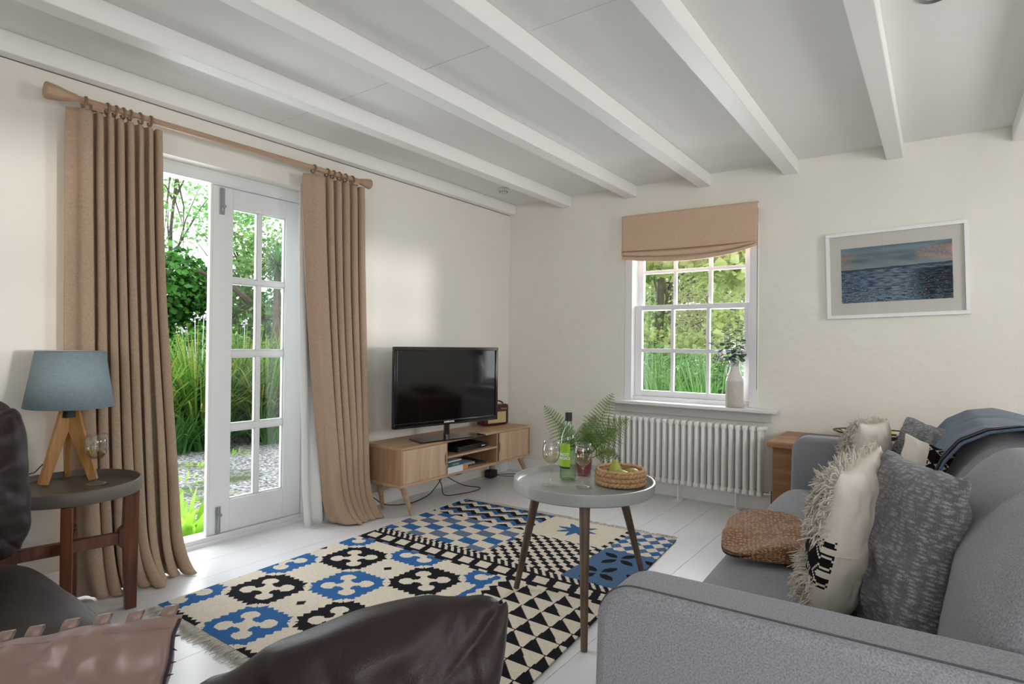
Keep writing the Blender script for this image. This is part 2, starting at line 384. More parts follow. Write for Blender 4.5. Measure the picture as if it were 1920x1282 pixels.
# ------------------------------------------------------------------ camera
FPX = 1108.585; CAM = Vector((3.11834, -4.26890, 1.1))
XC = (0.8108555, -0.0052790, 0.5852226); YC = (0.5851406, -0.0117028, -0.8108474); ZC = (0.0111292, 0.9999176, -0.0064003)
cd = bpy.data.cameras.new('Camera'); cam = bpy.data.objects.new('Camera', cd); COL.objects.link(cam)
m4 = Matrix((XC, YC, ZC)).to_4x4(); m4.translation = CAM; cam.matrix_world = m4
cd.sensor_width = 36; cd.lens = FPX/1920*36; cd.clip_start = .05; cd.clip_end = 200
SC.camera = cam

# ------------------------------------------------------------------ room shell
H = 2.35; RX = 4.75; RY = -6.6
def wall_panels(mb, axis, a0, a1, t0, t1, openings, h=H+.1):
    # axis 'y': wall runs along y at x in [t0,t1]; openings (lo,hi,z0,z1) sorted
    def bx(lo, hi, z0, z1):
        if axis == 'y': mb.box(t0, t1, lo, hi, z0, z1)
        else: mb.box(lo, hi, t0, t1, z0, z1)
    cur = a0
    for lo, hi, z0, z1 in openings:
        bx(cur, lo, -.1, h)
        if z0 > -.05: bx(lo, hi, -.1, z0)
        bx(lo, hi, z1, h); cur = hi
    bx(cur, a1, -.1, h)
mb = MB(); wall_panels(mb, 'y', RY, 0, -.30, 0, [(-3.22, -2.012, -.1, 2.035)]); struct(mb.build('wall_left', M['wallsmooth'], fix=False))
mb = MB(); wall_panels(mb, 'x', -.30, RX+.3, 0, .34, [(1.125, 2.118, .66, 1.97)]); struct(mb.build('wall_back', M['wall'], fix=False))
W2 = (-1.86, -1.0, 1.10, 1.86); W3 = (-5.0, -3.3, .9, 2.05)
mb = MB(); wall_panels(mb, 'y', RY, 0, RX, RX+.25, [W3, W2]); struct(mb.build('wall_right', M['wallsmooth'], fix=False))
W4 = (3.5, 4.55, .8, 2.1)
mb = MB(); wall_panels(mb, 'x', -.30, RX+.3, RY-.25, RY, [W4]); struct(mb.build('wall_front', M['wallsmooth'], fix=False))
mb = MB(); yj = -2.337
mb.box(-.3, RX+.3, yj+.0015, .34, H, H+.02); mb.box(-.3, RX+.3, RY-.25, yj-.0015, H, H+.02); mb.box(-.3, RX+.3, RY-.25, .34, H+.02, H+.25)
struct(mb.build('ceiling', M['ceil'], fix=False))
# painted floor boards
mb = MB(); x = -.086; k = 0
edges = [.13+.216*i for i in range(-1, 23)]
edges = [-.086]+[e for e in edges if e > 0]+[RX]
for a, b in zip(edges[:-1], edges[1:]): mb.box(a+.001, b-.001, RY, 0, -.02, 0)
mb.box(-.086, RX, RY, 0, -.08, -.006)
struct(mb.build('floor', M['floor'], fix=False))
# exposed beams
for i, xr in enumerate([.065, .63, 1.215, 1.785, 2.36, 2.94, 3.53, 4.12, 4.70]):
    w = .065 if i == 0 else .088
    mb = MB(); mb.box(xr-w, xr, RY+.002, -.0005, 2.262, H)
    o = mb.build('trim_%d' % (i+1), M['beam'], bevel=.004); struct(o, 'white painted ceiling beam')
# hairline shadow gap strip under wall beam
mb = MB(); mb.box(0, .004, RY+.01, -.01, 2.2585, 2.262); struct(mb.build('trim_10', M['gap']), 'thin dark gap between wall and beam')
# skirting
mb = MB(); mb.box(0, .016, -1.99, -.001, 0, .095); struct(mb.build('baseboard_left', M['beam'], bevel=.004))
mb = MB(); mb.box(0, .016, RY, -3.24, 0, .095); struct(mb.build('baseboard_left_near', M['beam'], bevel=.004))
mb = MB(); mb.box(.016, RX, -.016, -.001, 0, .115); struct(mb.build('baseboard_back', M['beam'], bevel=.004))

# ---- french doors
mb = MB()
mb.box(-.16, -.082, -3.22, -2.012, 1.965, 2.035); mb.box(-.16, -.082, -2.046, -2.012, 0, 1.965); mb.box(-.16, -.082, -3.22, -3.186, 0, 1.965)
mb.box(-.085, -.078, -3.22, -2.012, 1.972, 2.02)
mb.box(-.26, -.076, -3.22, -2.012, -.06, .022); mb.box(-.20, -.086, -3.22, -2.012, .02, .045)
struct(mb.build('trim_11', M['white'], bevel=.003), 'white door frame and threshold')
def door_leaf(name, mtx, label, bolts=True):
    w = .565; mb = MB(); t = .02
    Z = [(.222, .608), (.641, 1.023), (1.056, 1.436), (1.463, 1.855)]; XS = [(.12, .276), (.298, .452)]
    mb.box(0, .12, -t, t, .047, 1.962); mb.box(.452, w, -t, t, .047, 1.962)
    mb.box(.12, .452, -t, t, .047, .222); mb.box(.12, .452, -t, t, 1.855, 1.962)
    for a, b in zip(Z[:-1], Z[1:]): mb.box(.12, .452, -.013, .013, a[1], b[0])
    for z0, z1 in Z: mb.box(.276, .298, -.013, .013, z0, z1)
    mb.box(w, w+.014, -.008, t, .047, 1.962)
    # glazing beads
    for z0, z1 in Z:
        for x0, x1 in XS:
            for (a, b, c, d) in ((x0, x0+.008, z0, z1), (x1-.008, x1, z0, z1), (x0, x1, z0, z0+.008), (x0, x1, z1-.008, z1)): mb.box(a, b, -.010, .010, c, d)
    o = mb.build(name, M['white'], bevel=.0025); o.matrix_world = mtx; struct(o, label)
    for z0, z1 in Z:
        for x0, x1 in XS: MB().box(x0, x1, -.002, .002, z0, z1).build('pane', M['glass'], o)
    if bolts:
        for zc, sg in ((1.88, 1), (.122, -1)):
            b = MB(); b.box(w-.062, w-.034, .020, .0265, zc-.073, zc+.073); b.tube([(w-.048, .028, zc-.06), (w-.048, .028, zc+.07)], .0055, 8)
            b.tube([(w-.052, .024, zc-sg*.03), (w-.052, .046, zc-sg*.03)], [.008, .010], 12)
            for dz in (-.063, .063): b.tube([(w-.048, .026, zc+dz), (w-.048, .029, zc+dz)], .004, 8)
            q = b.build('bolt', M['steel'], o, bevel=.001); q['label'] = 'brushed steel flush bolt'
    return o
# right leaf: local x runs from the hinge (y=-2.05) to the free edge (y=-2.615); local +Y faces the room (+x)
mt = Matrix(((0, 1, 0, -.118), (-1, 0, 0, -2.049), (0, 0, 1, 0), (0, 0, 0, 1)))
door_leaf('door_1', mt, 'closed white half glazed french door with eight panes')
mt = Matrix(((-1, 0, 0, -.150), (0, -1, 0, -3.172), (0, 0, 1, 0), (0, 0, 0, 1)))
door_leaf('door_2', mt, 'white french door leaf folded open outside')

# ---- sash window on the back wall
def window1():
    mb = MB()
    mb.box(1.125, 1.186, -.004, .17, .692, 1.97); mb.box(2.055, 2.118, -.004, .17, .692, 1.97); mb.box(1.186, 2.055, -.004, .17, 1.91, 1.97); mb.box(1.186, 2.055, .02, .17, .66, .722)
    w = struct(mb.build('window_1', M['winwhite'], bevel=.004), 'white sash window with small panes in back wall')
    def sash(name, x0, x1, gx0, gx1, z0, z1, gz, y, rail):
        s = MB(); s.box(x0, gx0, y-.018, y+.018, z0, z1); s.box(gx1, x1, y-.018, y+.018, z0, z1)
        s.box(gx0, gx1, y-.018, y+.018, z0, gz[0][0]); s.box(gx0, gx1, y-.018, y+.018, gz[-1][1], z1)
        s.box(gx0, gx1, y-.014, y+.014, gz[0][1], gz[1][0])
        bars = [(1.475, 1.500), (1.742, 1.768)]
        for a, b in bars:
            for g in gz: s.box(a, b, y-.014, y+.014, g[0], g[1])
        o = s.build(name, M['winwhite'], w, bevel=.003)
        xs = [gx0, *[q for b in bars for q in b], gx1]
        for g in gz:
            for i in range(3): MB().box(xs[2*i], xs[2*i+1], y-.0015, y+.0015, g[0], g[1]).build('pane', M['glass'], o)
    sash('upper_sash', 1.19, 2.052, 1.236, 2.002, 1.386, 1.915, [(1.423, 1.672), (1.697, 1.88)], .115, .03)
    sash('lower_sash', 1.188, 2.054, 1.244, 2.008, .724, 1.424, [(.768, 1.060), (1.091, 1.386)], .07, .03)
    s = MB(); s.box(1.035, 2.256, -.100, .03, .666, .692); s.build('window_sill', M['sill'], w, bevel=.008, seg=3)
    s = MB(); s.box(1.06, 2.205, -.03, -.001, .60, .666); s.build('apron_board', M['apron'], w, bevel=.003)
    l = MB(); l.tube([(1.615, .05, 1.424), (1.615, .045, 1.436)], [.012, .008], 12); l.box(1.60, 1.65, .04, .052, 1.432, 1.440); l.build('sash_lock', M['chrome'], w)
window1()
def plain_window(name, fx, lo, hi, z0, z1, nb, nz, axis, lab):
    mb = MB(); t = .03
    def bx(a, b, c, d):
        if axis == 'x': mb.box(fx-.025, fx+.025, a, b, c, d)
        else: mb.box(a, b, fx-.025, fx+.025, c, d)
    bx(lo, lo+.05, z0, z1); bx(hi-.05, hi, z0, z1); bx(lo, hi, z0, z0+.05); bx(lo, hi, z1-.05, z1)
    for i in range(1, nb): c = lo+(hi-lo)*i/nb; bx(c-.012, c+.012, z0, z1)
    for i in range(1, nz): c = z0+(z1-z0)*i/nz; bx(lo, hi, c-.012, c+.012)
    struct(mb.build(name, M['winwhite'], fix=False), lab)
plain_window('assumed_window_2', RX+.12, W2[0], W2[1], W2[2], W2[3], 2, 2, 'x', 'assumed small white window in unseen part of right wall, lets sun and fill light in')  # assumed window, inferred from light on left wall, opening for sun and lamp
plain_window('added_window_3', RX+.12, W3[0], W3[1], W3[2], W3[3], 3, 2, 'x', 'added wide white window in unseen part of right wall, lets fill light in')  # invented window, put in as an opening for the side fill lamp
plain_window('added_window_4', RY-.12, W4[0], W4[1], W4[2], W4[3], 2, 2, 'y', 'added white window in unseen wall behind viewpoint, lets fill light in')  # invented window, put in and placed for the rear fill lamp

# ------------------------------------------------------------------ light
def area(name, loc, to, sx, sy, power, col=(1, 1, 1), spread=180):
    l = bpy.data.lights.new(name, 'AREA'); l.shape = 'RECTANGLE'; l.size = sx; l.size_y = sy; l.energy = power; l.color = col; l.spread = R(spread)
    o = bpy.data.objects.new(name, l); COL.objects.link(o); o.location = loc
    d = Vector(to)-Vector(loc); o.rotation_euler = d.to_track_quat('-Z', 'Y').to_euler(); return o
w = bpy.data.worlds.new('World'); SC.world = w; w.use_nodes = True
bg = w.node_tree.nodes['Background']; nt = w.node_tree
tc = ND(nt, 'ShaderNodeTexCoord'); sp = ND(nt, 'ShaderNodeSeparateXYZ'); nt.links.new(tc.outputs['Generated'], sp.inputs[0])
r = ND(nt, 'ShaderNodeValToRGB'); r.color_ramp.elements[0].position = .45; r.color_ramp.elements[1].position = .75
r.color_ramp.elements[0].color = (.80, .86, .92, 1); r.color_ramp.elements[1].color = (.82, .91, 1.0, 1)
mr = ND(nt, 'ShaderNodeMath', operation='MULTIPLY_ADD'); mr.inputs[1].default_value = .5; mr.inputs[2].default_value = .5
nt.links.new(sp.outputs[2], mr.inputs[0]); nt.links.new(mr.outputs[0], r.inputs['Fac']); nt.links.new(r.outputs[0], bg.inputs['Color'])
bg.inputs['Strength'].default_value = WORLD = 2.6
area('fill_light_rear', (4.02, RY-.35, 1.5), (2.6, 0, 1.5), 1.1, 1.3, 52, (1, .975, .94))  # interior fill lamp added outside the invented rear window
area('fill_light_side', (RX+.4, -4.15, 1.5), (1.5, -3.0, .6), 1.6, 1.1, 12, (1, .975, .94))  # weak fill lamp added outside the invented wide side window
area('fill_light_side_small', (RX+.4, -1.43, 1.48), (1.0, -1.2, 1.5), .8, .72, 34, (1, .98, .95))  # fill lamp added outside the assumed small side window
area('daylight_door', (-.55, -2.65, 1.25), (2, -2.6, .8), .9, 1.8, 30, (.93, .97, 1))
area('daylight_window', (1.6, .55, 1.4), (1.8, -3, .9), .9, 1.1, 38, (.95, .98, 1))
sl = bpy.data.lights.new('low_sun', 'SUN'); sl.energy = 1.1; sl.angle = R(3.2); sl.color = (1, .97, .93)  # assumed low sun, aimed through the assumed small side window at left wall
so = bpy.data.objects.new('low_sun', sl); COL.objects.link(so); so.rotation_euler = Vector((-1, .012, -.012)).to_track_quat('-Z', 'Y').to_euler()
SC.view_settings.view_transform = 'Standard'; SC.view_settings.look = 'None'; SC.view_settings.gamma = 1; SC.view_settings.exposure = 0
SC.view_settings.use_curve_mapping = False
SC.cycles.max_bounces = 10; SC.cycles.diffuse_bounces = 6; SC.cycles.transparent_max_bounces = 24

# ------------------------------------------------------------------ ceiling fittings
t = thing('smoke_alarm', 'small round white smoke alarm on ceiling near far left corner', 'smoke alarm', (.30, -.50, H))
MB().lathe([(.045, 0), (.045, -.008), (.036, -.022), (.03, -.026), (.006, -.028)], 28).build('housing', M['white'], t, smooth=True)
g = MB()
for k in range(10): a = 2*PI*k/10; g.box(.026, .034, -.004, .004, -.0275, -.020, Matrix.Rotation(a, 4, 'Z'))
g.build('vent_slots', M['gap'], t)
t = thing('ceiling_spotlight', 'recessed ceiling spotlight with dark metal rim at top edge of photo', 'light fitting', (3.10, -1.735, H))
MB().lathe([(.030, -.004), (.046, -.010), (.052, -.006), (.054, 0)], 32, capb=False, capt=False).build('rim', M['steel'], t, smooth=True)
MB().lathe([(.034, 0), (.032, -.005), (.004, -.006)], 24).build('lens', mat('frosted lamp lens', '#c9d2d6', .25), t, smooth=True)

# ------------------------------------------------------------------ garden
def ground(name, x0, x1, y0, y1, z, m, lab):
    mb = MB(); mb.box(x0, x1, y0, y1, z-.1, z); struct(mb.build(name, m, fix=False), lab)
ground('ground_gravel', -16, -.30, -8, 16, -.05, M['gravel'], 'pale gravel yard outside the french doors')
ground('ground_lawn', -.30, 14, .34, 16, -.06, M['soil'], 'rough grass ground behind the back wall')
def leafcloud(blobs, n, size, flat=.0, seed=1, shape='leaf', surf=.35, asp=.55, droop=0):
    """leaf shaped quads (two faces folded along a midrib) scattered in ellipsoid blobs"""
    g = np.random.default_rng(seed); mb = MB(); V = []; F = []
    vol = np.array([b[3]*b[4]*b[5] for b in blobs])**.75; pr = vol/vol.sum()
    idx = g.choice(len(blobs), n, p=pr); B = np.array(blobs)[idx]
    d = g.normal(size=(n, 3)); d /= np.linalg.norm(d, axis=1)[:, None]; rad = (surf+(1-surf)*g.random(n)**.5)[:, None]
    c = B[:, :3]+d*rad*B[:, 3:6]
    ax = g.normal(size=(n, 3)); ax[:, 2] = ax[:, 2]*.6-droop; ax /= np.linalg.norm(ax, axis=1)[:, None]
    up = g.normal(size=(n, 3))*.8+np.array([0, 0, 1])+d*.6; sd = np.cross(ax, up); sd /= np.linalg.norm(sd, axis=1)[:, None]+1e-9
    nn = np.cross(sd, ax); L = (size*(.6+.8*g.random(n)))[:, None]
    P = np.stack([c, c+ax*L*.45+sd*L*asp/2+nn*L*.06, c+ax*L, c+ax*L*.45-sd*L*asp/2+nn*L*.06], 1).reshape(-1, 3)
    mb.v = [tuple(p) for p in P.tolist()]; mb.f = [(4*i, 4*i+1, 4*i+2, 4*i+3) for i in range(n)]
    return mb
LM = {
 'dark': leafmat('dark ivy leaves', ['#2a4d1e', '#3d7029', '#549536', '#79b44e'], .3),
 'mid': leafmat('mid green leaves', ['#4a7a2e', '#659a3e', '#8fbf5a', '#b3d37c'], .4),
 'lime': leafmat('lime green leaves', ['#7aa83c', '#a5cc50', '#cce072', '#e0ea98'], .45),
 'airy': leafmat('fresh pale leaves', ['#62a04c', '#8cc26c', '#b2d98c'], .5),
 'olive': leafmat('olive twiggy leaves', ['#77863f', '#9ba85a', '#c4cc84', '#8c8460'], .35),
 'blade': leafmat('long grass blades', ['#44702a', '#619338', '#8cb84c', '#adc060', '#b89a50'], .35),
 'bladed': leafmat('dark strap leaves', ['#2f5a28', '#447635', '#609645'], .25),
 'fernout': leafmat('pale fern leaves', ['#629450', '#86b868', '#aed48a'], .4),
 'bright': leafmat('bright lime leaves', ['#8fc53c', '#afdc54', '#cfe97c'], .45),
}
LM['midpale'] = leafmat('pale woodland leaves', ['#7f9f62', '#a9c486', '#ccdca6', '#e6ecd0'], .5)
LM['olivepale'] = leafmat('pale olive leaves', ['#93a050', '#bccb78', '#dee5a0', '#a8a07c'], .45)
LM['limepale'] = leafmat('pale lime leaves', ['#a3be62', '#cddb86', '#e8edb8'], .5)
LM['grasspale'] = leafmat('pale grass blades', ['#6f9a56', '#94b874', '#b9d498'], .45)
def tree(name, label, trunk, blobs, n, size, m, seed, cat='tree', r0=.08, branches=6, surf=.2, **k):
    t = thing(name, label, cat, trunk[0], group=None)
    base = Vector(trunk[0]); mb = MB(); pts = [Vector(p)-base for p in trunk]
    rs = [r0*(1-.75*i/(len(pts)-1)) for i in range(len(pts))]; mb.tube(pts, rs, 8)
    g = random.Random(seed)
    for i in range(branches):
        f = .35+.65*g.random(); j = min(int(f*(len(pts)-1)), len(pts)-2); u = f*(len(pts)-1)-j; p = pts[j].lerp(pts[j+1], u)
        b = g.choice(blobs); q = Vector(b[:3])-base+Vector([g.uniform(-.6, .6)*b[3+a] for a in range(3)])
        mid = p.lerp(q, .5)+Vector((g.uniform(-.1, .1), g.uniform(-.1, .1), .12)); mb.tube([p, mid, q], [r0*.4, r0*.22, r0*.06], 6)
    mb.build('trunk', M['bark'], t, smooth=True)
    bl = [(b[0]-base.x, b[1]-base.y, b[2]-base.z, b[3], b[4], b[5]) for b in blobs]
    leafcloud(bl, n, size, seed=seed, surf=surf, **k).build('foliage', LM[m], t, fix=False)
    return t
def clump(name, label, loc, n, h, m, seed, wid=.02, spread=.5, cat='plant', group=None, part='blades', flowers=0, droop=1.0):
    t = thing(name, label, cat, loc, group=group); g = random.Random(seed); mb = MB()
    for i in range(n):
        a = g.uniform(0, 2*PI); r = g.random()**.5*.16; L = h*g.uniform(.55, 1.1); out = spread*g.uniform(.15, 1.1)
        bx, by = r*math.cos(a)*1.4, r*math.sin(a)*1.4; dx, dy = math.cos(a+g.uniform(-.4, .4)), math.sin(a+g.uniform(-.4, .4)); w = wid*g.uniform(.6, 1.2)
        o = len(mb.v); K = 5
        for j in range(K+1):
            s = j/K; x = bx+dx*out*s**1.6; y = by+dy*out*s**1.6; z = L*(s-.42*droop*out/spread*s**2.6); ww = w*(1-s**2.2)*.5+.0008
            mb.v += [(x-dy*ww, y+dx*ww, z), (x+dy*ww, y-dx*ww, z)]
        for j in range(K): q = o+2*j; mb.f.append((q, q+1, q+3, q+2))
    mb.build(part, LM[m], t, fix=False)
    for i in range(flowers):
        f = MB(); x, y, z = g.uniform(-.4, .4), g.uniform(-.4, .4), h*g.uniform(.85, 1.12)
        f.tube([(x*.4, y*.4, .1), (x, y, z)], .004, 5)
        for k in range(16):
            p = Vector((x+g.uniform(-.045, .045), y+g.uniform(-.045, .045), z+g.uniform(-.07, .05))); a = g.uniform(0, 2*PI); e = .022
            f.add([p, p+Vector((math.cos(a)*e, math.sin(a)*e, .005)), p+Vector((0, 0, e)), p+Vector((-math.sin(a)*e, math.cos(a)*e, .004))], [(0, 1, 2), (0, 2, 3)])
        f.build('flower', M['flowerw'], t, fix=False)
    return t
# seen through the french doors
clumps = [(-3.95, -1.30, 1.40, ''), (-3.80, -.85, 1.48, ''), (-3.95, -.45, 1.40, ''), (-3.75, -.05, 1.35, ''), (-4.45, .05, 1.55, ''), (-3.65, .35, 1.25, ''), (-4.3, .65, 1.5, '')]
labs = ['arching long grass clump mostly hidden behind left curtain', 'tall arching green grass clump in middle of open doorway', 'dense dark green grass clump beside edge of closed door leaf', 'green grass clump seen through right column of door panes',
        'taller grass clump with white flowers behind left column of door panes', 'dark strappy clump with flowers at right edge of door glass, nearer the gravel', 'tallest rear grass clump at right edge of door glass, behind the dark one']
for i, (x, y, h, _) in enumerate(clumps):
    clump('grass_clump', labs[i], (x, y, -.05), 430, h, 'blade' if i not in (2, 5) else 'bladed', 20+i, wid=.026, spread=1.05, droop=1.15, cat='grass clump', group='grass clumps edging the gravel', flowers=3 if i in (1, 2, 4, 5) else 0)
for i, (x, y, h) in enumerate([(-3.35, -1.35, .55), (-3.3, -.98, .5), (-3.2, -.36, .55)]):
    clump('strappy_plant', ['low arching plant in front of grass left side of doorway', 'low arching plant at gravel edge near door leaf', 'low arching plant at gravel edge behind door panes'][i], (x, y, -.05), 140, h, 'bladed', 50+i, wid=.022, spread=.6, cat='plant', group='low plants at gravel edge')
t = clump('hosta', 'bright lime green leafy plant just outside the threshold', (-.60, -2.535, -.05), 46, .22, 'bright', 61, wid=.06, spread=.17, part='leaves', droop=.6)
for i, (x, y) in enumerate([(-1.35, -2.05), (-2.4, -1.55), (-1.9, -1.9), (-2.7, -1.05), (-.75, -2.38)]):
    clump('weed', ['tiny weed in gravel in front of doorway', 'small weed in gravel near grasses', 'low weed in middle of gravel yard', 'small weed in gravel by low plants', 'weed in gravel beside lime plant'][i], (x, y, -.05), 24, .06, 'bright', 70+i, wid=.02, spread=.09, group='weeds in gravel', part='leaves')
tree('ivy_clad_tree', 'dark green ivy covered tree left of open doorway view', [(-6.3, 0, -.05), (-6.25, .02, 1.2), (-6.1, .05, 2.3)], [(-6.2, -.15, 2.0, .6, .6, .55), (-6.1, .35, 1.75, .5, .5, .5), (-6.3, -.5, 1.3, .6, .6, .8), (-5.9, .2, .9, .6, .6, .6), (-6.3, .75, 1.2, .5, .4, .6)], 7000, .10, 'dark', 101, r0=.12, asp=.8)
tree('fallen_leaning_tree', 'dark tree with leaning bare branch beside door leaf', [(-5.9, 1.9, .3), (-5.8, 1.1, 1.6), (-5.7, .6, 1.95), (-5.7, .05, 2.15)], [(-6.6, .9, .8, .7, .6, .7), (-6.8, 1.1, 2.0, .6, .5, .35), (-6.9, .5, .6, .6, .6, .7)], 3200, .10, 'dark', 102, r0=.10, asp=.8)
tree('slender_tree', 'slender airy tree with thin upright stem against white sky', [(-8.5, .95, -.05), (-8.5, .93, 2), (-8.45, .90, 3.2), (-8.4, 1.05, 5.2)], [(-8.4, .6, 3.6, .9, .8, .8), (-8.3, 1.3, 4.2, .9, .9, .8), (-8.3, .9, 2.9, .7, .6, .3)], 620, .10, 'airy', 103, r0=.06, branches=12, surf=0)
tree('pale_leafed_tree', 'pale green leafy tree filling top of doorway beside door leaf', [(-7.2, 1.9, -.05), (-7.2, 1.8, 1.8), (-7.1, 1.5, 3.0)], [(-7.0, 1.0, 3.35, .5, .4, .35), (-6.9, .85, 2.95, .45, .35, .22), (-7.1, 1.6, 3.4, .7, .6, .5), (-7.0, 1.5, 2.6, .5, .5, .4)], 1500, .09, 'airy', 104, r0=.07, branches=10, surf=0)
tree('spreading_tree', 'spreading green tree seen through upper door panes', [(-6.6, 2.6, -.05), (-6.5, 2.4, 1.8), (-6.3, 1.8, 2.8)], [(-6.2, 1.2, 2.75, .6, .6, .28), (-6.1, 1.6, 2.4, .5, .6, .3), (-6.3, 2.3, 2.9, .7, .7, .5), (-6.0, 1.0, 2.35, .4, .4, .16)], 2100, .09, 'mid', 105, r0=.09, branches=12, surf=0)
tree('dark_shrub', 'dark evergreen shrub behind grasses seen through door glass', [(-5.4, 1.9, -.05), (-5.4, 1.9, .6), (-5.4, 1.9, 1.2)], [(-5.5, 1.2, 1.2, .6, .6, .75), (-5.3, 1.9, 1.2, .7, .7, .9), (-5.6, .7, .8, .5, .5, .7)], 5200, .10, 'dark', 106, cat='shrub', r0=.05, asp=.8)
tree('round_shrub', 'mid green shrub between ivy tree and grasses', [(-5.0, .1, -.05), (-5.0, .1, .4), (-5.0, .1, .8)], [(-5.0, -.1, .8, .5, .8, .55), (-5.0, .8, .75, .5, .6, .5), (-5.1, -1.2, .8, .6, .7, .6)], 4200, .08, 'mid', 107, cat='shrub', r0=.04)
t = thing('cordyline_palm', 'spiky cordyline palm seen through upper right door panes', 'palm', (-4.9, .78, -.05))
MB().tube([(0, 0, 0), (.03, .02, 1.0), (0, .05, 2.25)], [.07, .055, .05], 8).build('trunk', M['bark'], t, smooth=True)
mb = MB(); g = random.Random(5)
for i in range(120):
    d = Vector((g.gauss(0, 1), g.gauss(0, 1), g.gauss(.35, .7))).normalized(); L = g.uniform(.45, .7); s = d.cross(Vector((0, 0, 1))).normalized()*.014; o = len(mb.v)
    for j in range(4): f = j/3; p = Vector((0, .05, 2.3))+d*L*f+Vector((0, 0, -.22*f*f)); q = s*(1-f*f*.95); mb.v += [tuple(p-q), tuple(p+q)]
    for j in range(3): q = o+2*j; mb.f.append((q, q+1, q+3, q+2))
mb.build('fronds', LM['bladed'], t, fix=False)
tree('garden_hedge', 'dark green hedge closing the garden behind the doorway', [(-10.5, 1.5, -.05), (-10.5, 1.5, .8), (-10.5, 1.5, 1.6)], [(-10.5, -1.2, 1.2, .8, 1.4, 1.3), (-10.5, .6, 1.2, .8, 1.3, 1.4), (-10.3, 2.4, 1.3, .8, 1.3, 1.4), (-9.8, 4.2, 1.3, .9, 1.4, 1.4), (-9, 6, 1.5, 1, 1.4, 1.6)], 9000, .15, 'dark', 108, cat='hedge', asp=.8)
# seen through the sash window
tree('ivied_tree', 'tree with ivy clad trunk seen through left window panes', [(-.35, 4.3, -.06), (-.33, 4.3, 1.0), (-.30, 4.3, 2.0), (-.2, 4.25, 3.2)], [(-.33, 4.25, 1.1, .17, .17, .8), (-.5, 4.3, 2.6, .8, .6, .5), (.1, 4.0, 2.7, .5, .4, .35)], 2600, .08, 'mid', 201, r0=.11, surf=.5, asp=.8)
tree('lime_maple', 'yellow green maple foliage hanging across top of window', [(1.9, 3.6, -.06), (1.85, 3.5, 1.6), (1.2, 3.3, 2.5)], [(.5, 3.1, 2.35, .9, .4, .3), (1.2, 3.0, 2.1, .5, .4, .35), (-.1, 3.3, 2.35, .4, .4, .25)], 1500, .14, 'limepale', 202, r0=.08, branches=10, surf=0, asp=.85)
tree('twiggy_shrub', 'olive twiggy shrub with bare stems behind middle and right window panes', [(.55, 4.4, -.06), (.5, 4.4, .8), (.45, 4.4, 1.7)], [(.5, 4.5, 1.6, .8, .5, .75), (1.1, 4.2, 1.5, .6, .5, .7), (0.0, 5.0, 1.4, .7, .5, .8)], 4600, .06, 'olivepale', 203, cat='shrub', r0=.03, branches=46, surf=0)
tree('lime_shrub', 'bright yellow green shrub low behind window meeting rail', [(.25, 3.6, -.06), (.2, 3.6, .6), (.2, 3.6, 1.0)], [(.35, 3.5, 1.15, .4, .3, .2), (-.15, 3.4, 1.25, .22, .3, .14), (.95, 3.3, 1.35, .3, .3, .4)], 900, .09, 'limepale', 204, cat='shrub', r0=.025, branches=14, surf=0, asp=.8)
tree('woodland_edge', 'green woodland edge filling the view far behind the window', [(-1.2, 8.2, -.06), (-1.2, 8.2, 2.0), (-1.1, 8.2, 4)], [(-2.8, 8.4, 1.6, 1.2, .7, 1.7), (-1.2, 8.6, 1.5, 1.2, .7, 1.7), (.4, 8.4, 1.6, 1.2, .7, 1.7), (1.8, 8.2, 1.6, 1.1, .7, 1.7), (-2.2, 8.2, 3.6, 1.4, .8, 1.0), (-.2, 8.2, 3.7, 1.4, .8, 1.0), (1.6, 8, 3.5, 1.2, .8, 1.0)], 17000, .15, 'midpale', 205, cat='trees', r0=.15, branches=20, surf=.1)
tree('young_tree', 'light green young tree between woodland and window', [(-.9, 6.2, -.06), (-.9, 6.2, 1.5), (-.8, 6.1, 3.0)], [(-.9, 6.2, 2.6, .9, .6, .7), (.1, 6.0, 2.2, .7, .5, .7), (-1.4, 6.3, 1.7, .6, .5, .7), (.9, 5.6, 2.5, .7, .6, .6)], 4200, .11, 'limepale', 206, r0=.08, branches=16, surf=0)
fl = [(.45, 2.5, 1.2), (.85, 2.3, 1.15), (.1, 3.0, 1.25), (1.2, 2.0, 1.15), (1.5, 2.4, 1.15), (-.35, 3.5, 1.25), (.65, 2.0, .92), (1.05, 1.7, .92)]
lb = ['feathery green fern under left window panes', 'feathery fern in middle under window panes', 'tall green fern by ivy clad trunk', 'green fern behind right lower window pane', 'fern beyond white jug on window sill', 'tall fern at far left of window view', 'short pale fern nearest window in lower left pane', 'short pale fern nearest window behind centre pane']
for i, (x, y, h) in enumerate(fl):
    clump('garden_fern', lb[i], (x, y, -.06), 190, h, 'fernout' if i % 2 else 'grasspale', 80+i, wid=.028, spread=.62, cat='fern', group='ferns below the window', part='fronds', droop=.7)

t = thing('nettle_patch', 'patch of pale leafy nettles low behind middle window panes', 'plants', (.75, 2.75, -.06))
leafcloud([(-.45, .15, .72, .38, .25, .50), (.05, -.3, .66, .35, .25, .50), (.5, -.5, .70, .35, .25, .48), (-.9, .7, .72, .4, .3, .52), (.9, -.5, .70, .3, .25, .48)], 6500, .075, seed=301, surf=0, asp=.4).build('foliage', LM['fernout'], t, fix=False)
f = MB(); g = random.Random(8)
for k in range(40): x, y = g.uniform(-.9, .8), g.uniform(-.3, .6); f.tube([(x, y, 0), (x+g.uniform(-.05, .05), y, g.uniform(.6, 1.0))], .005, 5)
f.build('stems', M['ferns'], t, fix=False)
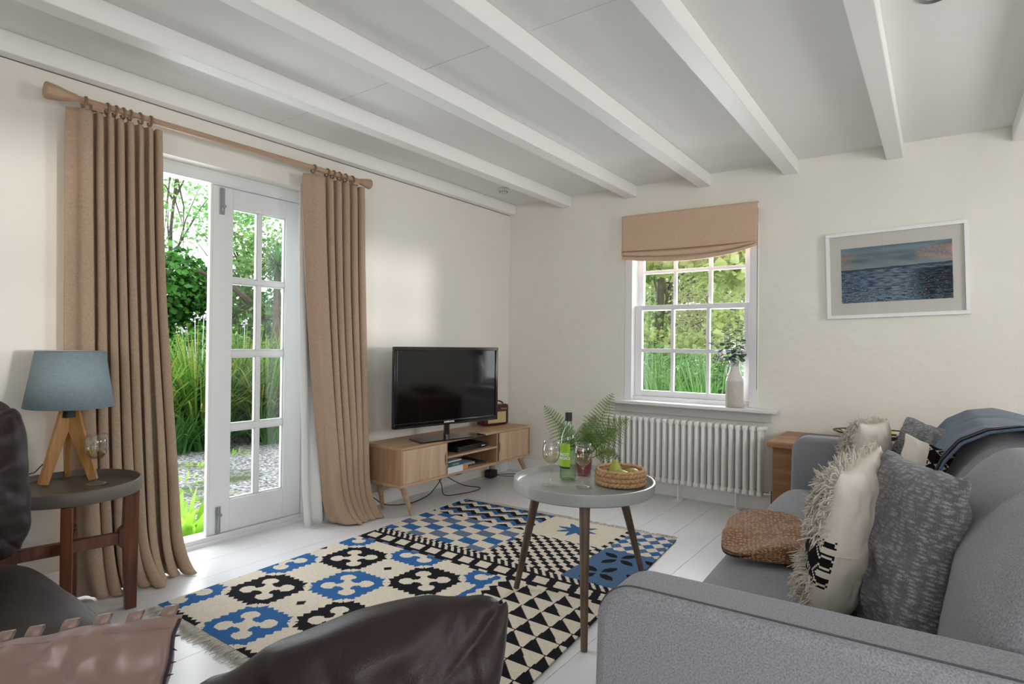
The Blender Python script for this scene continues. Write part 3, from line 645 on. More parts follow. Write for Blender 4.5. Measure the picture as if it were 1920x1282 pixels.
# ------------------------------------------------------------------ curtain pole and curtains
PX, PZ = .12, 2.136
t = thing('curtain_pole', 'pale oak curtain pole with flared ends above french doors', 'curtain pole', (PX, 0, PZ))
MB().tube([(0, -3.30, 0), (0, -1.80, 0)], .0155, 20).build('pole', M['pole'], t, smooth=True)
for y0, sg in ((-3.30, -1), (-1.80, 1)):
    pr = [(0, .0155), (.015, .0155), (.02, .019), (.05, .022), (.09, .031), (.125, .036), (.130, .033), (.131, .001)] if sg < 0 else [(0, .0155), (.01, .0155), (.012, .019), (.03, .022), (.06, .029), (.085, .033), (.09, .030), (.091, .001)]
    MB().tube([(0, y0+sg*a, 0) for a, r_ in pr], [r_ for a, r_ in pr], 22).build('finial', M['pole'], t, smooth=True, angle=60)
for yb in (-3.245, -1.835):
    b = MB(); b.tube([(-.118, yb, -.028), (-.10, yb, -.028)], .032, 20); b.tube([(-.12, yb, -.03), (-.02, yb, -.026)], .012, 12); b.box(-.02, .02, yb-.022, yb+.022, -.034, -.012)
    b.build('bracket', M['pole'], t, smooth=True)
def curtain(label, yt, yb, n, ringy, seed, xc=.125, lining=None, amp=.029, nu=260, nv=90, wide=.18, ztop=2.095):
    g = random.Random(seed)
    t = thing('curtain', label, 'curtain', (xc, 0, 0), group='tan linen curtains')
    # phase mapping: first panel wide and flat, then pleats
    def ph(u):
        return (u/wide)*.5 if u < wide else .5+(u-wide)/(1-wide)*(n-.5)
    offs = [g.uniform(-.3, .3) for _ in range(n+2)]
    def pos(u, v, back=0):
        # v = 0 top .. 1 bottom
        z = ztop*(1-v); p = ph(u); k = int(p)
        s = math.cos(2*PI*p)
        A = amp*(1+.35*v)*(1+.7*max(0, v-.88)/.12)*(.85+.15*offs[min(k, n)])
        sq = abs(s)**.75*(1 if s > 0 else -1)
        y = (yt[0]+(yt[1]-yt[0])*u)*(1-v**1.6)+(yb[0]+(yb[1]-yb[0])*u)*v**1.6
        y += .010*math.sin(2*PI*p*2+offs[min(k, n)]*3)*(.4+v)
        x = -A*sq
        # gentle wander down the drop
        x += .010*fold_noise((u*3, v*1.2, seed), 1.5, seed)*v; y += .02*fold_noise((u*2.5+4, v*1.4, seed), 1.3, seed)*v
        # break on the floor
        if v > .90:
            f = (v-.90)/.10
            x += f*f*(.085+.06*fold_noise((u*6, 0, seed), 1.2, seed+1)); y += f*f*.03*fold_noise((u*7, 3, seed), 1.3, seed+2)
            z = ztop*.10*(1-f)**1.25+.006+.012*f*abs(fold_noise((u*9, 1, seed), 1.5, seed+3))
        if ztop*(1-v) > ztop-.09:   # pinched heading
            h = 1-v*ztop/.09; x *= 1-.25*h
        z += .004*math.sin(2*PI*p)*(1-v)
        return (x-back, y, max(z, .004))
    m = MB().grid(lambda a, b: pos(a, b), nu, nv); m.build('fabric', M['linen'], t, smooth=True, angle=180, solid=.003)
    if lining:
        l0, l1 = lining
        def lp(a, b):
            v = b; z = (ztop-.05)*(1-v); y = (yt[0]+.01+(yt[1]-yt[0]-.04)*a)*(1-v**1.6)+(l0+(l1-l0)*a)*v**1.6
            return (-.066+.012*math.sin(a*23)*(.3+v)+(.012+.010*math.sin(a*9))*max(0, v-.9)*10*(1-a), y, max(z, .006))
        MB().grid(lp, 60, 40).build('lining', M['lining'], t, smooth=True, angle=180, solid=.002)['label'] = 'white lining showing at the edge'
    for y in ringy:
        yaw = g.uniform(-.35, .35); mb = MB(); c = Vector((PX-xc, y, PZ-.006)); pts = [c+Vector((math.cos(a)*.0235, math.sin(a)*.0235*math.sin(yaw)*.6, math.sin(a)*.0235)) for a in [2*PI*i/28 for i in range(28)]]
        mb.tube(pts, .0052, 10, closed=True); mb.tube([c+Vector((0, 0, -.028)), c+Vector((0, 0, -.038))], .003, 8)
        mb.build('curtain_ring', M['ring'], t, smooth=True, angle=180)
    return t
curtain('wide tan linen curtain hanging left of french doors behind side table', (-3.352, -2.972), (-3.31, -2.86), 8, [-3.291, -3.204, -3.173, -3.141, -3.113, -3.070, -3.028], 3, wide=.20)
curtain('narrower tan linen curtain with white lining showing between doors and television cabinet', (-2.198, -1.752), (-1.995, -1.69), 6, [-2.135, -2.041, -1.999, -1.951, -1.907, -1.853], 5, lining=(-2.13, -1.80), wide=.26)

# ------------------------------------------------------------------ roman blind
t = thing('roman_blind', 'tan linen roman blind drawn up at top of sash window', 'blind', (1.617, -.004, 0))
def blind(u, v):
    # v 0 top..1 bottom; a headrail box face with stacked folds
    x = (u-.5)*1.0; sag = .055*(1-(2*u-1)**2)**.8
    prof = [(0, 2.108, -.002), (.03, 2.108, -.040), (.05, 2.10, -.046), (.55, 1.862, -.048), (.60, 1.845, -.054), (.64, 1.835, -.050), (.70, 1.838, -.030), (.74, 1.826, -.052), (.80, 1.812, -.056), (.84, 1.806, -.044), (.88, 1.812, -.028), (.93, 1.796, -.046), (.97, 1.780, -.040), (1, 1.785, -.015)]
    for a, b in zip(prof[:-1], prof[1:]):
        if v <= b[0]+1e-9: f = (v-a[0])/(b[0]-a[0]); z = a[1]+(b[1]-a[1])*f; y = a[2]+(b[2]-a[2])*f; break
    k = max(0, (v-.6)/.4); z -= sag*k*.85; z -= .012*(u-.2)*(0) ; z += .035*k*(u > .5)*(2*u-1)**2
    y += .004*fold_noise((x*6, z*9, 0), 1, 2)
    return (x, y, z-.012*(u-.5))
MB().grid(blind, 90, 70).build('fabric', M['linen2'], t, smooth=True, angle=60, solid=.002)
MB().box(-.495, .495, -.038, .003, 2.06, 2.10).build('headrail', M['white'], t)
MB().tube([(.497, -.03, 2.06), (.4965, -.025, 1.3), (.497, -.02, .82)], .0022, 6).build('cord', mat('grey cord', '#77726c', .8), t)

# ------------------------------------------------------------------ radiator
t = thing('radiator', 'white column radiator under the sash window', 'radiator', (0, -.016, 0))
xs = [1.030+.0470*i for i in range(25)]
def section():
    s = MB()
    for dy in (-.105, -.070, -.035):
        pts = [(0, dy, .135), (0, dy, .15), (0, dy, .54), (0, dy, .555)]
        s.tube([(0, dy, .118), (0, dy, .128), (0, dy, .14), (0, dy, .56), (0, dy, .572), (0, dy, .582)], [.006, .0115, .0135, .0135, .0115, .006], 12)
    s.puff(.040, .098, .042, 4, 6, (0, -.070, .135)); s.puff(.040, .098, .042, 4, 6, (0, -.070, .562))
    return s
first = None
for x in xs:
    if first is None: first = section().build('section', M['rad'], t, smooth=True); first.location = (x, 0, 0)
    else: o = first.copy(); COL.objects.link(o); o.parent = t; o.location = (x, 0, 0)
for x in (1.60, 2.005):
    f = MB(); 
    for dy in (-.088, -.045): f.tube([(x, dy, .12), (x, dy-.002, .004)], [.009, .006], 10)
    f.box(x-.03, x+.03, -.11, -.025, 0, .006); f.build('foot', M['rad'], t, smooth=True)
v = MB(); v.tube([(2.165, -.07, .565), (2.195, -.07, .565)], .017, 12); v.tube([(2.195, -.07, .565), (2.204, -.07, .565)], .011, 6); v.build('end_plug', M['rad'], t, smooth=True)
v = MB(); v.tube([(2.165, -.07, .13), (2.20, -.07, .13)], .016, 12); v.tube([(2.20, -.07, .13), (2.225, -.07, .13)], .012, 10); v.tube([(2.222, -.07, .16), (2.222, -.07, .001)], .0085, 10); v.build('valve', M['chrome'], t, smooth=True)
v = MB(); v.tube([(.975, -.07, .565), (1.02, -.07, .565)], .012, 10); v.build('end_plug', M['rad'], t, smooth=True)
v = MB(); v.tube([(.982, -.07, .13), (1.02, -.07, .13)], .014, 10); v.tube([(.985, -.07, .20), (.985, -.07, .001)], .008, 10); v.tube([(.985, -.07, .20), (.985, -.07, .24)], .015, 12); v.build('valve', M['chrome'], t, smooth=True)

# ------------------------------------------------------------------ framed painting
W_, H_ = .728, .541
#
t = thing('framed_painting', 'white framed seascape painting in blues with orange clouds on back wall', 'picture', mtx=T(2.896, -.004, 1.571) @ Matrix.Rotation(R(-1.6), 4, 'Y'))
f = MB(); a = .022; w2, h2 = W_/2, H_/2
f.box(-w2, w2, -.026, 0, h2-a, h2); f.box(-w2, w2, -.026, 0, -h2, -h2+a); f.box(-w2, -w2+a, -.026, 0, -h2+a, h2-a); f.box(w2-a, w2, -.026, 0, -h2+a, h2-a)
f.build('frame', M['winwhite'], t, bevel=.0015)
MB().box(-w2+a, w2-a, -.010, -.004, -h2+a, h2-a).build('mount', mat('off white mount board', '#cfcdc6', .9), t)
NX, NZ = 220, 136; ax, az = .283, .172; mb = MB(); cols = []
def S(h): return hexc(h)[:3]
def mix(a, b, f): f = min(1, max(0, f)); return tuple(a[i]+(b[i]-a[i])*f for i in range(3))
def paint(u, v):   # v 0 bottom 1 top
    n1 = fold_noise((u*3, v*7, 0), 1.6, 1); n2 = fold_noise((u*9, v*40, 0), 1.5, 2); n3 = fold_noise((u*30, v*34, 0), 1.7, 3)
    hz = .60+.03*u
    if v > hz:
        c = mix(S('#566d78'), S('#7b919b'), .5+n1+.3*n3)
        c = mix(c, S('#8f9c9c'), (1-(v-hz)/.16)*.6)
        cl = (fold_noise((u*5, v*9, 4), 1.4, 5)+.5*n3)*1.6
        if u > .66 and .68 < v < .93: c = mix(c, S('#c49078'), min(1, (u-.66)*7)*(.95+cl)*(1-abs(v-.8)*6))
        if u < .22 and v < .92: c = mix(c, S('#a98f85'), .7*(1-u/.22)*(.5+cl))
    elif v > hz-.035: c = mix(S('#2c3d4e'), S('#47596a'), .5+n3)
    else:
        c = mix(S('#33485c'), S('#6b8496'), .45+1.2*n2+.5*n3)
        c = mix(c, S('#8ea1a8'), .5*max(0, 1-abs(u-.5)*3.4)*(.5+n2*1.5)+(.3 if v < .18 else 0)*(.4+n3))
        if u > .62: c = mix(c, S('#151c2a'), (1.0*min(1, (u-.62)*6))*(.85+2.0*n2+.6*n3)*(1 if v > .08 else .6)*(v < hz-.08))
        if n3 > .46 and v < .5: c = mix(c, S('#9fb1bd'), .5)
    return c
for j in range(NZ+1):
    for i in range(NX+1):
        e = .0015*fold_noise((i*.3, j*.3, 0), 1, 9) if i in (0, NX) or j in (0, NZ) else 0
        mb.v.append((-ax+2*ax*i/NX+e, -.0112, -az+2*az*j/NZ+e))
for j in range(NZ):
    for i in range(NX): q = j*(NX+1)+i; mb.f.append((q, q+1, q+NX+2, q+NX+1)); cols.append((*paint((i+.5)/NX, (j+.5)/NZ), 1))
o = mb.build('painting', attrmat('painted paper', .6, .15, 300), t, colors=cols, fix=False); o.location = (.003, 0, -.002)
MB().box(-w2+a, w2-a, -.0165, -.015, -h2+a, h2-a).build('glazing', thinglass('picture glass', refl=.45, ior=1.3), t)

# ------------------------------------------------------------------ tv cabinet
CX0, CX1, CY0, CY1, CZ0, CZ1 = .045, .400, -1.672, -.238, .198, .450
t = thing('tv_cabinet', 'low light wooden television cabinet with splayed legs against left wall', 'cabinet', (0, 0, 0))
f = MB(); th_ = .018
f.box(CX0, CX1, CY0, CY1, CZ1-th_, CZ1); f.box(CX0, CX1, CY0, CY1, CZ0, CZ0+th_)
f.build('body', M['mango'], t, bevel=.002)
f = MB(); f.box(CX0, CX1, CY0, CY0+th_, CZ0+th_, CZ1-th_); f.build('side_panel', M['mangoside'], t, bevel=.001)
f = MB(); f.box(CX0, CX1, CY1-th_, CY1, CZ0+th_, CZ1-th_); f.build('side_panel', M['mangoside'], t, bevel=.001)
f = MB(); f.box(CX0, CX0+.008, CY0+th_, CY1-th_, CZ0+th_, CZ1-th_); f.build('back_panel', M['mangoside'], t)
for y in (-1.252, -.682): MB().box(CX0+.008, CX1-.004, y, y+.014, CZ0+th_, CZ1-th_).build('divider', M['mangoside'], t)
MB().box(CX0+.008, CX1-.002, -1.238, -.682, .322, .336).build('shelf', M['mango'], t, bevel=.001)
def cabdoor(y0, y1, hy, sg):
    # front panel with a finger notch at the bay side
    zz0, zz1 = CZ0+th_+.002, CZ1-th_-.002; N = 14; zc = (zz0+zz1)/2; poly = []
    notch = [(hy-sg*.013*math.sin(PI*k/N)**.5, zc-.045+.09*k/N) for k in range(N+1)]
    if sg > 0: poly = [(y0, zz0), (y1, zz0)]+[(p[0], p[1]) for p in notch]+[(y1, zz1), (y0, zz1)]
    else: poly = [(y1, zz0), (y1, zz1), (y0, zz1)]+[(p[0], p[1]) for p in reversed(notch)]+[(y0, zz0)]
    d = MB().prism(poly, CX1-.018, CX1-.001, axis='x').build('door', M['mangodoor'], t)
    MB().box(CX1-.024, CX1-.019, hy-.024, hy+.024, zc-.052, zc+.052).build('finger_recess', M['darkin'], d, bevel=.002)
cabdoor(CY0+th_+.002, -1.254, -1.254, 1)
cabdoor(-.650, CY1-th_-.002, -.650, -1)
MB().box(CX1-.02, CX1-.006, -.672, -.652, CZ0+th_+.002, CZ1-th_-.002).build('door_edge_strip', M['darkin'], t)
for (fx, fy, tx, ty) in ((.372, -1.545, .335, -1.60), (.100, -1.545, .12, -1.60), (.372, -.205, .335, -.30), (.065, -.33, .10, -.36)):
    l = MB(); l.tube([(fx, fy, 0), (tx, ty, CZ0+.001)], [.0105, .021], 20); l.build('leg', M['mango'], t, smooth=True)
# ------------------------------------------------------------------ television
tvm = T(.335, -1.170, .45) @ Matrix.Rotation(R(79), 4, 'Z')
t = thing('television', 'flat screen television with glossy black bezel standing on wooden cabinet', 'television', mtx=tvm)
w2 = .449; z0, z1 = .098, .636
f = MB(); b = .024; bb = .034
f.box(-w2, w2, -.022, .012, z1-b, z1); f.box(-w2, w2, -.022, .012, z0, z0+bb); f.box(-w2, -w2+b, -.022, .012, z0+bb, z1-b); f.box(w2-b, w2, -.022, .012, z0+bb, z1-b)
f.build('bezel', M['tvb'], t, bevel=.004)
MB().box(-w2+b, w2-b, -.014, .010, z0+bb, z1-b).build('screen', M['tvs'], t)
f = MB(); f.puff(.80, .05, .44, 8, 8, (0, .03, .36)); f.build('back_shell', M['tvblack'], t, smooth=True)
f = MB(); f.tube([(0, .012, .010), (0, .012, .13)], .022, 20); f.build('neck', thinglass('smoked clear plastic', (.25, .26, .28, 1), refl=1), t, smooth=True)
poly = [(-.27, -.095), (.27, -.095), (.285, -.08), (.25, .10), (-.25, .10), (-.285, -.08)]
f = MB(); f.prism(poly, 0, .009, axis='z'); f.build('base_plate', M['tvb'], t, bevel=.002)
f = MB(); f.box(-w2+.03, w2-.03, -.0225, -.0218, z0+.008, z0+.010); f.build('trim_line', mat('smoky edge line', '#4d5258', .2), t)
text('maker_logo', 'SAMSUNG', .0155, M['logo'], T(-.005, -.0232, z0+.020), t, bold=.0006, sx=1.25)
# ------------------------------------------------------------------ radio
rm = T(.155, -.42, .45) @ Matrix.Rotation(R(78), 4, 'Z')
t = thing('radio', 'small burgundy retro radio with cream speaker grille behind television', 'radio', mtx=rm)
f = MB(); f.puff(.26, .105, .165, 14, 8, (0, 0, .0875)); f.build('case', M['burg'], t, smooth=True, angle=60)
MB().box(-.095, .095, -.0555, -.050, .022, .112).build('speaker_grille', M['grille'], t, bevel=.002)
f = MB(); f.box(-.11, .11, -.03, .03, .168, .172); f.build('control_panel', M['brass'], t, bevel=.001)
f = MB(); pts = [(-.115+.23*k/16, 0, .165+.036*math.sin(PI*k/16)**.55) for k in range(17)]
for a_, b_ in zip(pts[:-1], pts[1:]): f.bar(a_, b_, .016, .004, up=(0, 1, 0))
f = MB(); f.tube(pts, .006, 8); f.build('handle', M['dark'], t, smooth=True)
text('script_logo', 'Roberts', .020, M['brass'], T(.075, -.0535, .135), t, bold=.0003)
# ------------------------------------------------------------------ things in the cabinet
t = thing('set_top_box', 'black set top box on upper shelf of television cabinet', 'set top box', (.235, -.925, .336), rotz=R(90))
MB().box(-.165, .165, -.125, .10, .004, .040).build('case', M['tvblack'], t, bevel=.003)
MB().box(-.163, .163, -.1275, -.1245, .008, .036).build('front_panel', M['tvb'], t)
f = MB(); f.box(.10, .13, -.129, -.127, .018, .023); f.box(.135, .142, -.129, -.127, .018, .023); f.build('buttons', M['logo'], t)
def book(label, loc, rz, w, d, h, col, pages=True, cat='book', grp='books in the television cabinet'):
    t = thing('book', label, cat, loc, rotz=R(rz), group=grp)
    c = MB(); c.box(-w/2, w/2, -d/2, d/2, 0, .003); c.box(-w/2, w/2, -d/2, d/2, h-.003, h); c.box(-w/2, w/2, -d/2, -d/2+.003, .003, h-.003)
    c.build('cover', mat('book cover '+col, col, .5), t)
    if pages: MB().box(-w/2+.004, w/2-.004, -d/2+.004, d/2-.005, .003, h-.003).build('pages', M['lining'], t)
    return t
t = book('thick white book lying flat under teal book on lower shelf', (.285, -1.150, .216), 90, .16, .22, .043, '#d3d4dc')
t = book('dark teal book with pale lettering lying on thick white book', (.285, -1.145, .259), 90, .16, .22, .027, '#2e5560')
text('spine_lettering', 'CULTURA', .017, mat('pale lettering', '#b9c9c8', .6), T(-.005, -.1105, .0135), t, sx=.95)
book('thin white booklet on top of teal book', (.275, -1.14, .286), 93, .15, .20, .008, '#c9cccf')
book('orange booklet beside white book on lower shelf', (.27, -1.025, .216), 92, .09, .19, .022, '#d98a3c')
book('grey blue magazine resting over orange booklet', (.25, -.985, .2385), 84, .17, .23, .014, '#8f99a6')
book('thin dark magazine lying on right of lower shelf', (.22, -.82, .216), 80, .17, .25, .012, '#3a3634')
# ------------------------------------------------------------------ cables
def cable(label, pts, r=.0032, plug=None):
    P = [Vector(p) for p in pts]; out = []
    for i in range(len(P)-1):
        p0, p1, p2, p3 = P[max(i-1, 0)], P[i], P[i+1], P[min(i+2, len(P)-1)]
        for k in range(8):
            u = k/8; out.append(.5*((2*p1)+(p2-p0)*u+(2*p0-5*p1+4*p2-p3)*u*u+(3*p1-p0-3*p2+p3)*u**3))
    out.append(P[-1]); out = [Vector((p.x, p.y, max(p.z, r+.0005))) for p in out]
    m = MB().tube(out, r, 7); o = m.build('power_cable', M['cable'], smooth=True, angle=180); tag(o, label, 'cable', None); return o
cable('black cable looping on floor under middle of television cabinet', [(.06, -1.05, .20), (.14, -1.02, .08), (.20, -1.05, .01), (.26, -.95, .004), (.29, -.78, .004), (.24, -.70, .004), (.16, -.80, .03), (.08, -.92, .12), (.06, -.95, .20)])
cable('black cable running along floor from left leg of television cabinet', [(.05, -1.62, .10), (.10, -1.52, .02), (.16, -1.35, .004), (.12, -1.15, .004), (.08, -1.0, .05), (.05, -.85, .15), (.05, -.80, .21)])
cable('black cable hanging below right side of television cabinet', [(.05, -.95, .20), (.07, -.85, .11), (.07, -.70, .09), (.06, -.55, .16), (.05, -.5, .21)])
cable('thin black cable coiled on floor beside power adapter', [(.12, -.36, .03), (.19, -.28, .01), (.24, -.19, .004), (.19, -.13, .004), (.10, -.22, .004), (.12, -.32, .02)], .0025)
o = MB().puff(.075, .10, .065, 6, 6, (.095, -.36, .034)).build('power_adapter', M['tvblack'], smooth=True); tag(o, 'black plug adapter on floor behind rear leg of television cabinet', 'plug adapter')
o = MB().box(.0165, .05, -.24, -.06, .001, .085).build('extension_socket', M['white'], bevel=.005); tag(o, 'white socket box on floor by far corner of room', 'socket')

# ------------------------------------------------------------------ coffee table
TX, TY, TZ, TR = 1.880, -2.015, .535, .302
t = thing('coffee_table', 'round pale grey tray coffee table on three wooden legs', 'table', (TX, TY, 0))
MB().lathe([(.001, TZ-.052), (TR-.012, TZ-.052), (TR-.003, TZ-.046), (TR, TZ-.008), (TR-.001, TZ-.002), (TR-.005, TZ), (TR-.011, TZ-.002), (TR-.014, TZ-.022), (TR-.019, TZ-.026), (.001, TZ-.026)], 96, capb=False, capt=False).build('tray_top', M['tray'], t, smooth=True, angle=50)
for fx, fy in ((2.086-TX, -2.373-TY), (1.581-TX, -2.085-TY), (1.976-TX, -1.597-TY)):
    r0 = math.hypot(fx, fy); a = math.atan2(fy, fx)
    rt = {0: .262, 1: .205, 2: .24}[[0, 1, 2][0 if fy < -.3 else (1 if fx < 0 else 2)]]
    l = MB(); l.tube([(fx, fy, .001 if fy < -.3 else .0102), (math.cos(a)*rt, math.sin(a)*rt, TZ-.045)], [.0125, .021], 20); l.build('leg', M['walnut'], t, smooth=True)
ZT = TZ-.026
def wineglass(label, loc, s=1.0, fill=.5):
    t = thing('wine_glass', label, 'wine glass', loc, group='stemmed wine glasses'); t.scale = (s, s, s)
    prof = [(.001, .002), (.030, .002), (.034, .004), (.028, .006), (.010, .010), (.0042, .016), (.0036, .040), (.0040, .070), (.0065, .084), (.017, .092), (.028, .105), (.0345, .122), (.036, .136), (.0345, .155), (.0305, .178), (.0295, .178), (.0335, .155), (.035, .136), (.0335, .122), (.027, .106), (.016, .0945), (.001, .090)]
    MB().lathe(prof, 40, capb=False, capt=False).build('glass', M['wineglass'], t, smooth=True, angle=180)
    MB().lathe([(.001, .0912), (.0155, .0955), (.0262, .1065), (.0325, .1215), (.0335, .128), (.032, .1282), (.001, .1282)], 40, capb=False, capt=False).build('wine', M['wine'], t, smooth=True, angle=40)['label'] = 'pale white wine'
wineglass('glass of white wine left of green bottle on coffee table', (1.790, -2.135, ZT+.0005), 1.05)
wineglass('glass of white wine right of green bottle on coffee table', (1.915, -2.085, ZT+.0005), 1.05)
# wine bottle
t = thing('wine_bottle', 'green glass white wine bottle with lime label on coffee table', 'bottle', (1.795, -2.002, ZT+.0005), rotz=R(4))
MB().lathe([(.001, .012), (.018, .010), (.030, .001), (.0355, .003), (.0372, .012), (.0372, .180), (.0345, .200), (.025, .222), (.0165, .240), (.0145, .258), (.0140, .298), (.0152, .3), (.0152, .306), (.0135, .307)], 48, capb=False).build('glass', M['bottle'], t, smooth=True, angle=60)
MB().lathe([(.0, .014), (.030, .006), (.0345, .014), (.0345, .150), (.0, .150)], 40, capb=False, capt=False).build('wine', thinglass('wine in bottle', (.93, .96, .84, 1), ior=1.1, refl=.3), t, smooth=True)
MB().lathe([(.0146, .262), (.0156, .263), (.0156, .298), (.0146, .2985)], 32).build('cap_sleeve', M['dark'], t, smooth=True)
def wrap(r_, a0, a1, z0, z1, name, m, par, n=24):
    g = MB(); 
    for i in range(n+1):
        a = a0+(a1-a0)*i/n; g.v += [(r_*math.sin(a), -r_*math.cos(a), z0), (r_*math.sin(a), -r_*math.cos(a), z1)]
    for i in range(n): g.f.append((2*i, 2*i+2, 2*i+3, 2*i+1))
    return g.build(name, m, par, smooth=True, fix=False)
ya = R(-5)
wrap(.0377, R(-100), R(38), .066, .165, 'label', M['label'], t)
wrap(.0378, R(-100), R(38), .058, .065, 'label_band', M['dark'], t)
text('label_lettering', 'PINOT', .0155, M['lining'], Matrix.Rotation(R(-14), 4, 'Z') @ T(0, 0, .118), t, bend=.0382, bold=.0007, sx=1.3, ext=.0001)
text('label_lettering', 'GRIGIO', .0155, M['lining'], Matrix.Rotation(R(-14), 4, 'Z') @ T(0, 0, .102), t, bend=.0382, bold=.0007, sx=1.3, ext=.0001)
g_ = MB()
for k in range(4): g_.add([(.0381*math.sin(a), -.0381*math.cos(a), z) for a, z in ((R(-38), .136+k*.006), (R(-24), .136+k*.006), (R(-24), .139+k*.006), (R(-38), .139+k*.006))], [(0, 1, 2, 3)])
g_.build('label_motif', M['labeldk'], t, fix=False)
# fern vase
t = thing('fern_vase', 'mauve glass tumbler holding green fern fronds on coffee table', 'vase with ferns', (1.800, -1.868, ZT+.0005))
MB().lathe([(.001, .004), (.026, .002), (.032, .006), (.036, .05), (.0385, .115), (.0365, .115), (.034, .05), (.030, .012), (.001, .010)], 40, capb=False, capt=False).build('tumbler', M['pinkglass'], t, smooth=True, angle=60)
def frond(base, tip, bow, L0, n=20, seed=0, curl=.25, name='frond', face=None):
    g = random.Random(seed); b = Vector(base); e = Vector(tip); mid = b.lerp(e, .5)+Vector(bow)
    def C_(s): return b*(1-s)**2+mid*2*s*(1-s)+e*s*s
    pts = [C_(k/14) for k in range(15)]; mb = MB(); mb.tube(pts, [.0018*(1-.8*k/14)+.0002 for k in range(15)], 5)
    F_ = Vector(face) if face else Vector((.5, -.8, .3))
    for i in range(n):
        s = .24+.76*(i+.3)/n; p = C_(s); d = (C_(min(1, s+.02))-C_(s-.02)).normalized()
        side = d.cross(F_).normalized(); L = L0*math.sin(PI*min(1, (1-s)*1.02+.12))**.8*(1-.15*s) if s < .98 else L0*.1
        L = L0*((1-s)*1.25)**.75 if s > .45 else L0*(.75+.25*(s-.24)/.21)*.93
        for sg in (-1, 1):
            ax = (side*sg+d*.55+Vector((0, 0, -.12))).normalized(); nn = ax.cross(d).normalized(); m = max(4, int(L/.0066)); wv = d-ax*d.dot(ax); wv.normalize()
            q = p+ax*L; mb.add([p+wv*.0005, p-wv*.0005, q], [(0, 1, 2)])
            for k in range(m):
                u = (k+.5)/m; c = p+ax*L*u+Vector((0, 0, -.012*u*u*L/L0)); l = .0098*(L/L0)**.5*(1-u)**.65*1.1+.001; h = L/m*.42
                for s2 in (-1, 1):
                    tip_ = c+wv*s2*l+ax*l*.35
                    mb.add([c-ax*h, c+ax*h, tip_], [(0, 1, 2)])
    return mb
P0 = (0, 0, .06)
fr = [((-.150, -.108, .318), (-.03, -.01, .05), .082, 15), ((-.10, -.05, .235), (-.02, 0, .04), .070, 13), ((.105, .080, .380), (0, .01, .04), .100, 17), ((.168, .122, .262), (.02, .02, .07), .088, 16), ((.14, .06, .215), (.03, .01, .06), .070, 14), ((.05, -.02, .20), (0, -.01, .04), .060, 12), ((.115, .085, .10), (.04, .03, .05), .050, 12), ((-.02, .04, .235), (-.01, .02, .04), .070, 14), ((.135, .11, .045), (.05, .05, .10), .030, 10), ((.03, .05, .275), (.0, .02, .05), .075, 15)]
for i, (e, bw, L, n) in enumerate(fr):
    frond(P0, e, bw, L, n, i).build('frond', M['fern'], t, fix=False)
# basket and pears
t = thing('woven_basket', 'round woven basket of pears on coffee table', 'basket', (2.010, -1.925, ZT+.0005))
b = MB(); RB = .098
for k in range(34):     # chunky twisted weave: two crossing rows
    for row in range(3):
        a = 2*PI*(k+.5*(row % 2))/34; da = 2*PI/34*1.25; z = .014+row*.019; pts = []
        for j in range(7): u = j/6; aa = a+(u-.5)*da*1.35; pts.append(((RB+.004*math.sin(PI*u))*math.cos(aa), (RB+.004*math.sin(PI*u))*math.sin(aa), z+(.016*(u-.5) if row % 2 == 0 else -.016*(u-.5))))
        b.tube(pts, [.003, .0072, .0085, .009, .0085, .0072, .003], 7)
b.build('weave', M['wick'], t, smooth=True, angle=180)
b = MB(); pts = [(RB*math.cos(a), RB*math.sin(a), .066+.0015*math.sin(a*23)) for a in [2*PI*k/120 for k in range(120)]]; b.tube(pts, .0062, 8, closed=True); b.build('rim', M['wicklt'], t, smooth=True, angle=180)
b = MB(); b.lathe([(.001, .003), (RB-.006, .003), (RB-.006, .060), (RB-.009, .060), (RB-.010, .006), (.001, .006)], 48, capb=False, capt=False); b.build('lining_wall', M['wick'], t, smooth=True)
def pear(label, loc, tilt, rz, s, m):
    t = thing('pear', label, 'pear', mtx=T(*loc) @ Matrix.Rotation(rz, 4, 'Z') @ Matrix.Rotation(tilt, 4, 'X') @ Matrix.Diagonal((s, s, s, 1)), group='pears in the basket')
    pr = [(.001, -.036), (.012, -.035), (.024, -.028), (.031, -.015), (.033, -.002), (.031, .010), (.025, .024), (.017, .038), (.012, .050), (.007, .056), (.001, .058)]
    MB().lathe(pr, 28, capb=False, capt=False).build('skin', M[m], t, smooth=True, angle=180)
    MB().tube([(0, 0, .054), (.002, 0, .066), (.006, 0, .076)], [.0016, .0016, .0022], 6).build('stalk', M['stalk'], t)
bz = ZT+.007
pear('upright green pear with dark stalk at left of basket', (1.990, -1.935, bz+.040), R(8), R(30), 1.05, 'pear')
pear('green pear lying in middle of basket nearest viewer', (2.035, -1.975, bz+.034), R(80), R(115), 1.0, 'pear')
pear('yellow green pear lying at right of basket', (2.062, -1.915, bz+.034), R(82), R(250), 1.02, 'pear2')

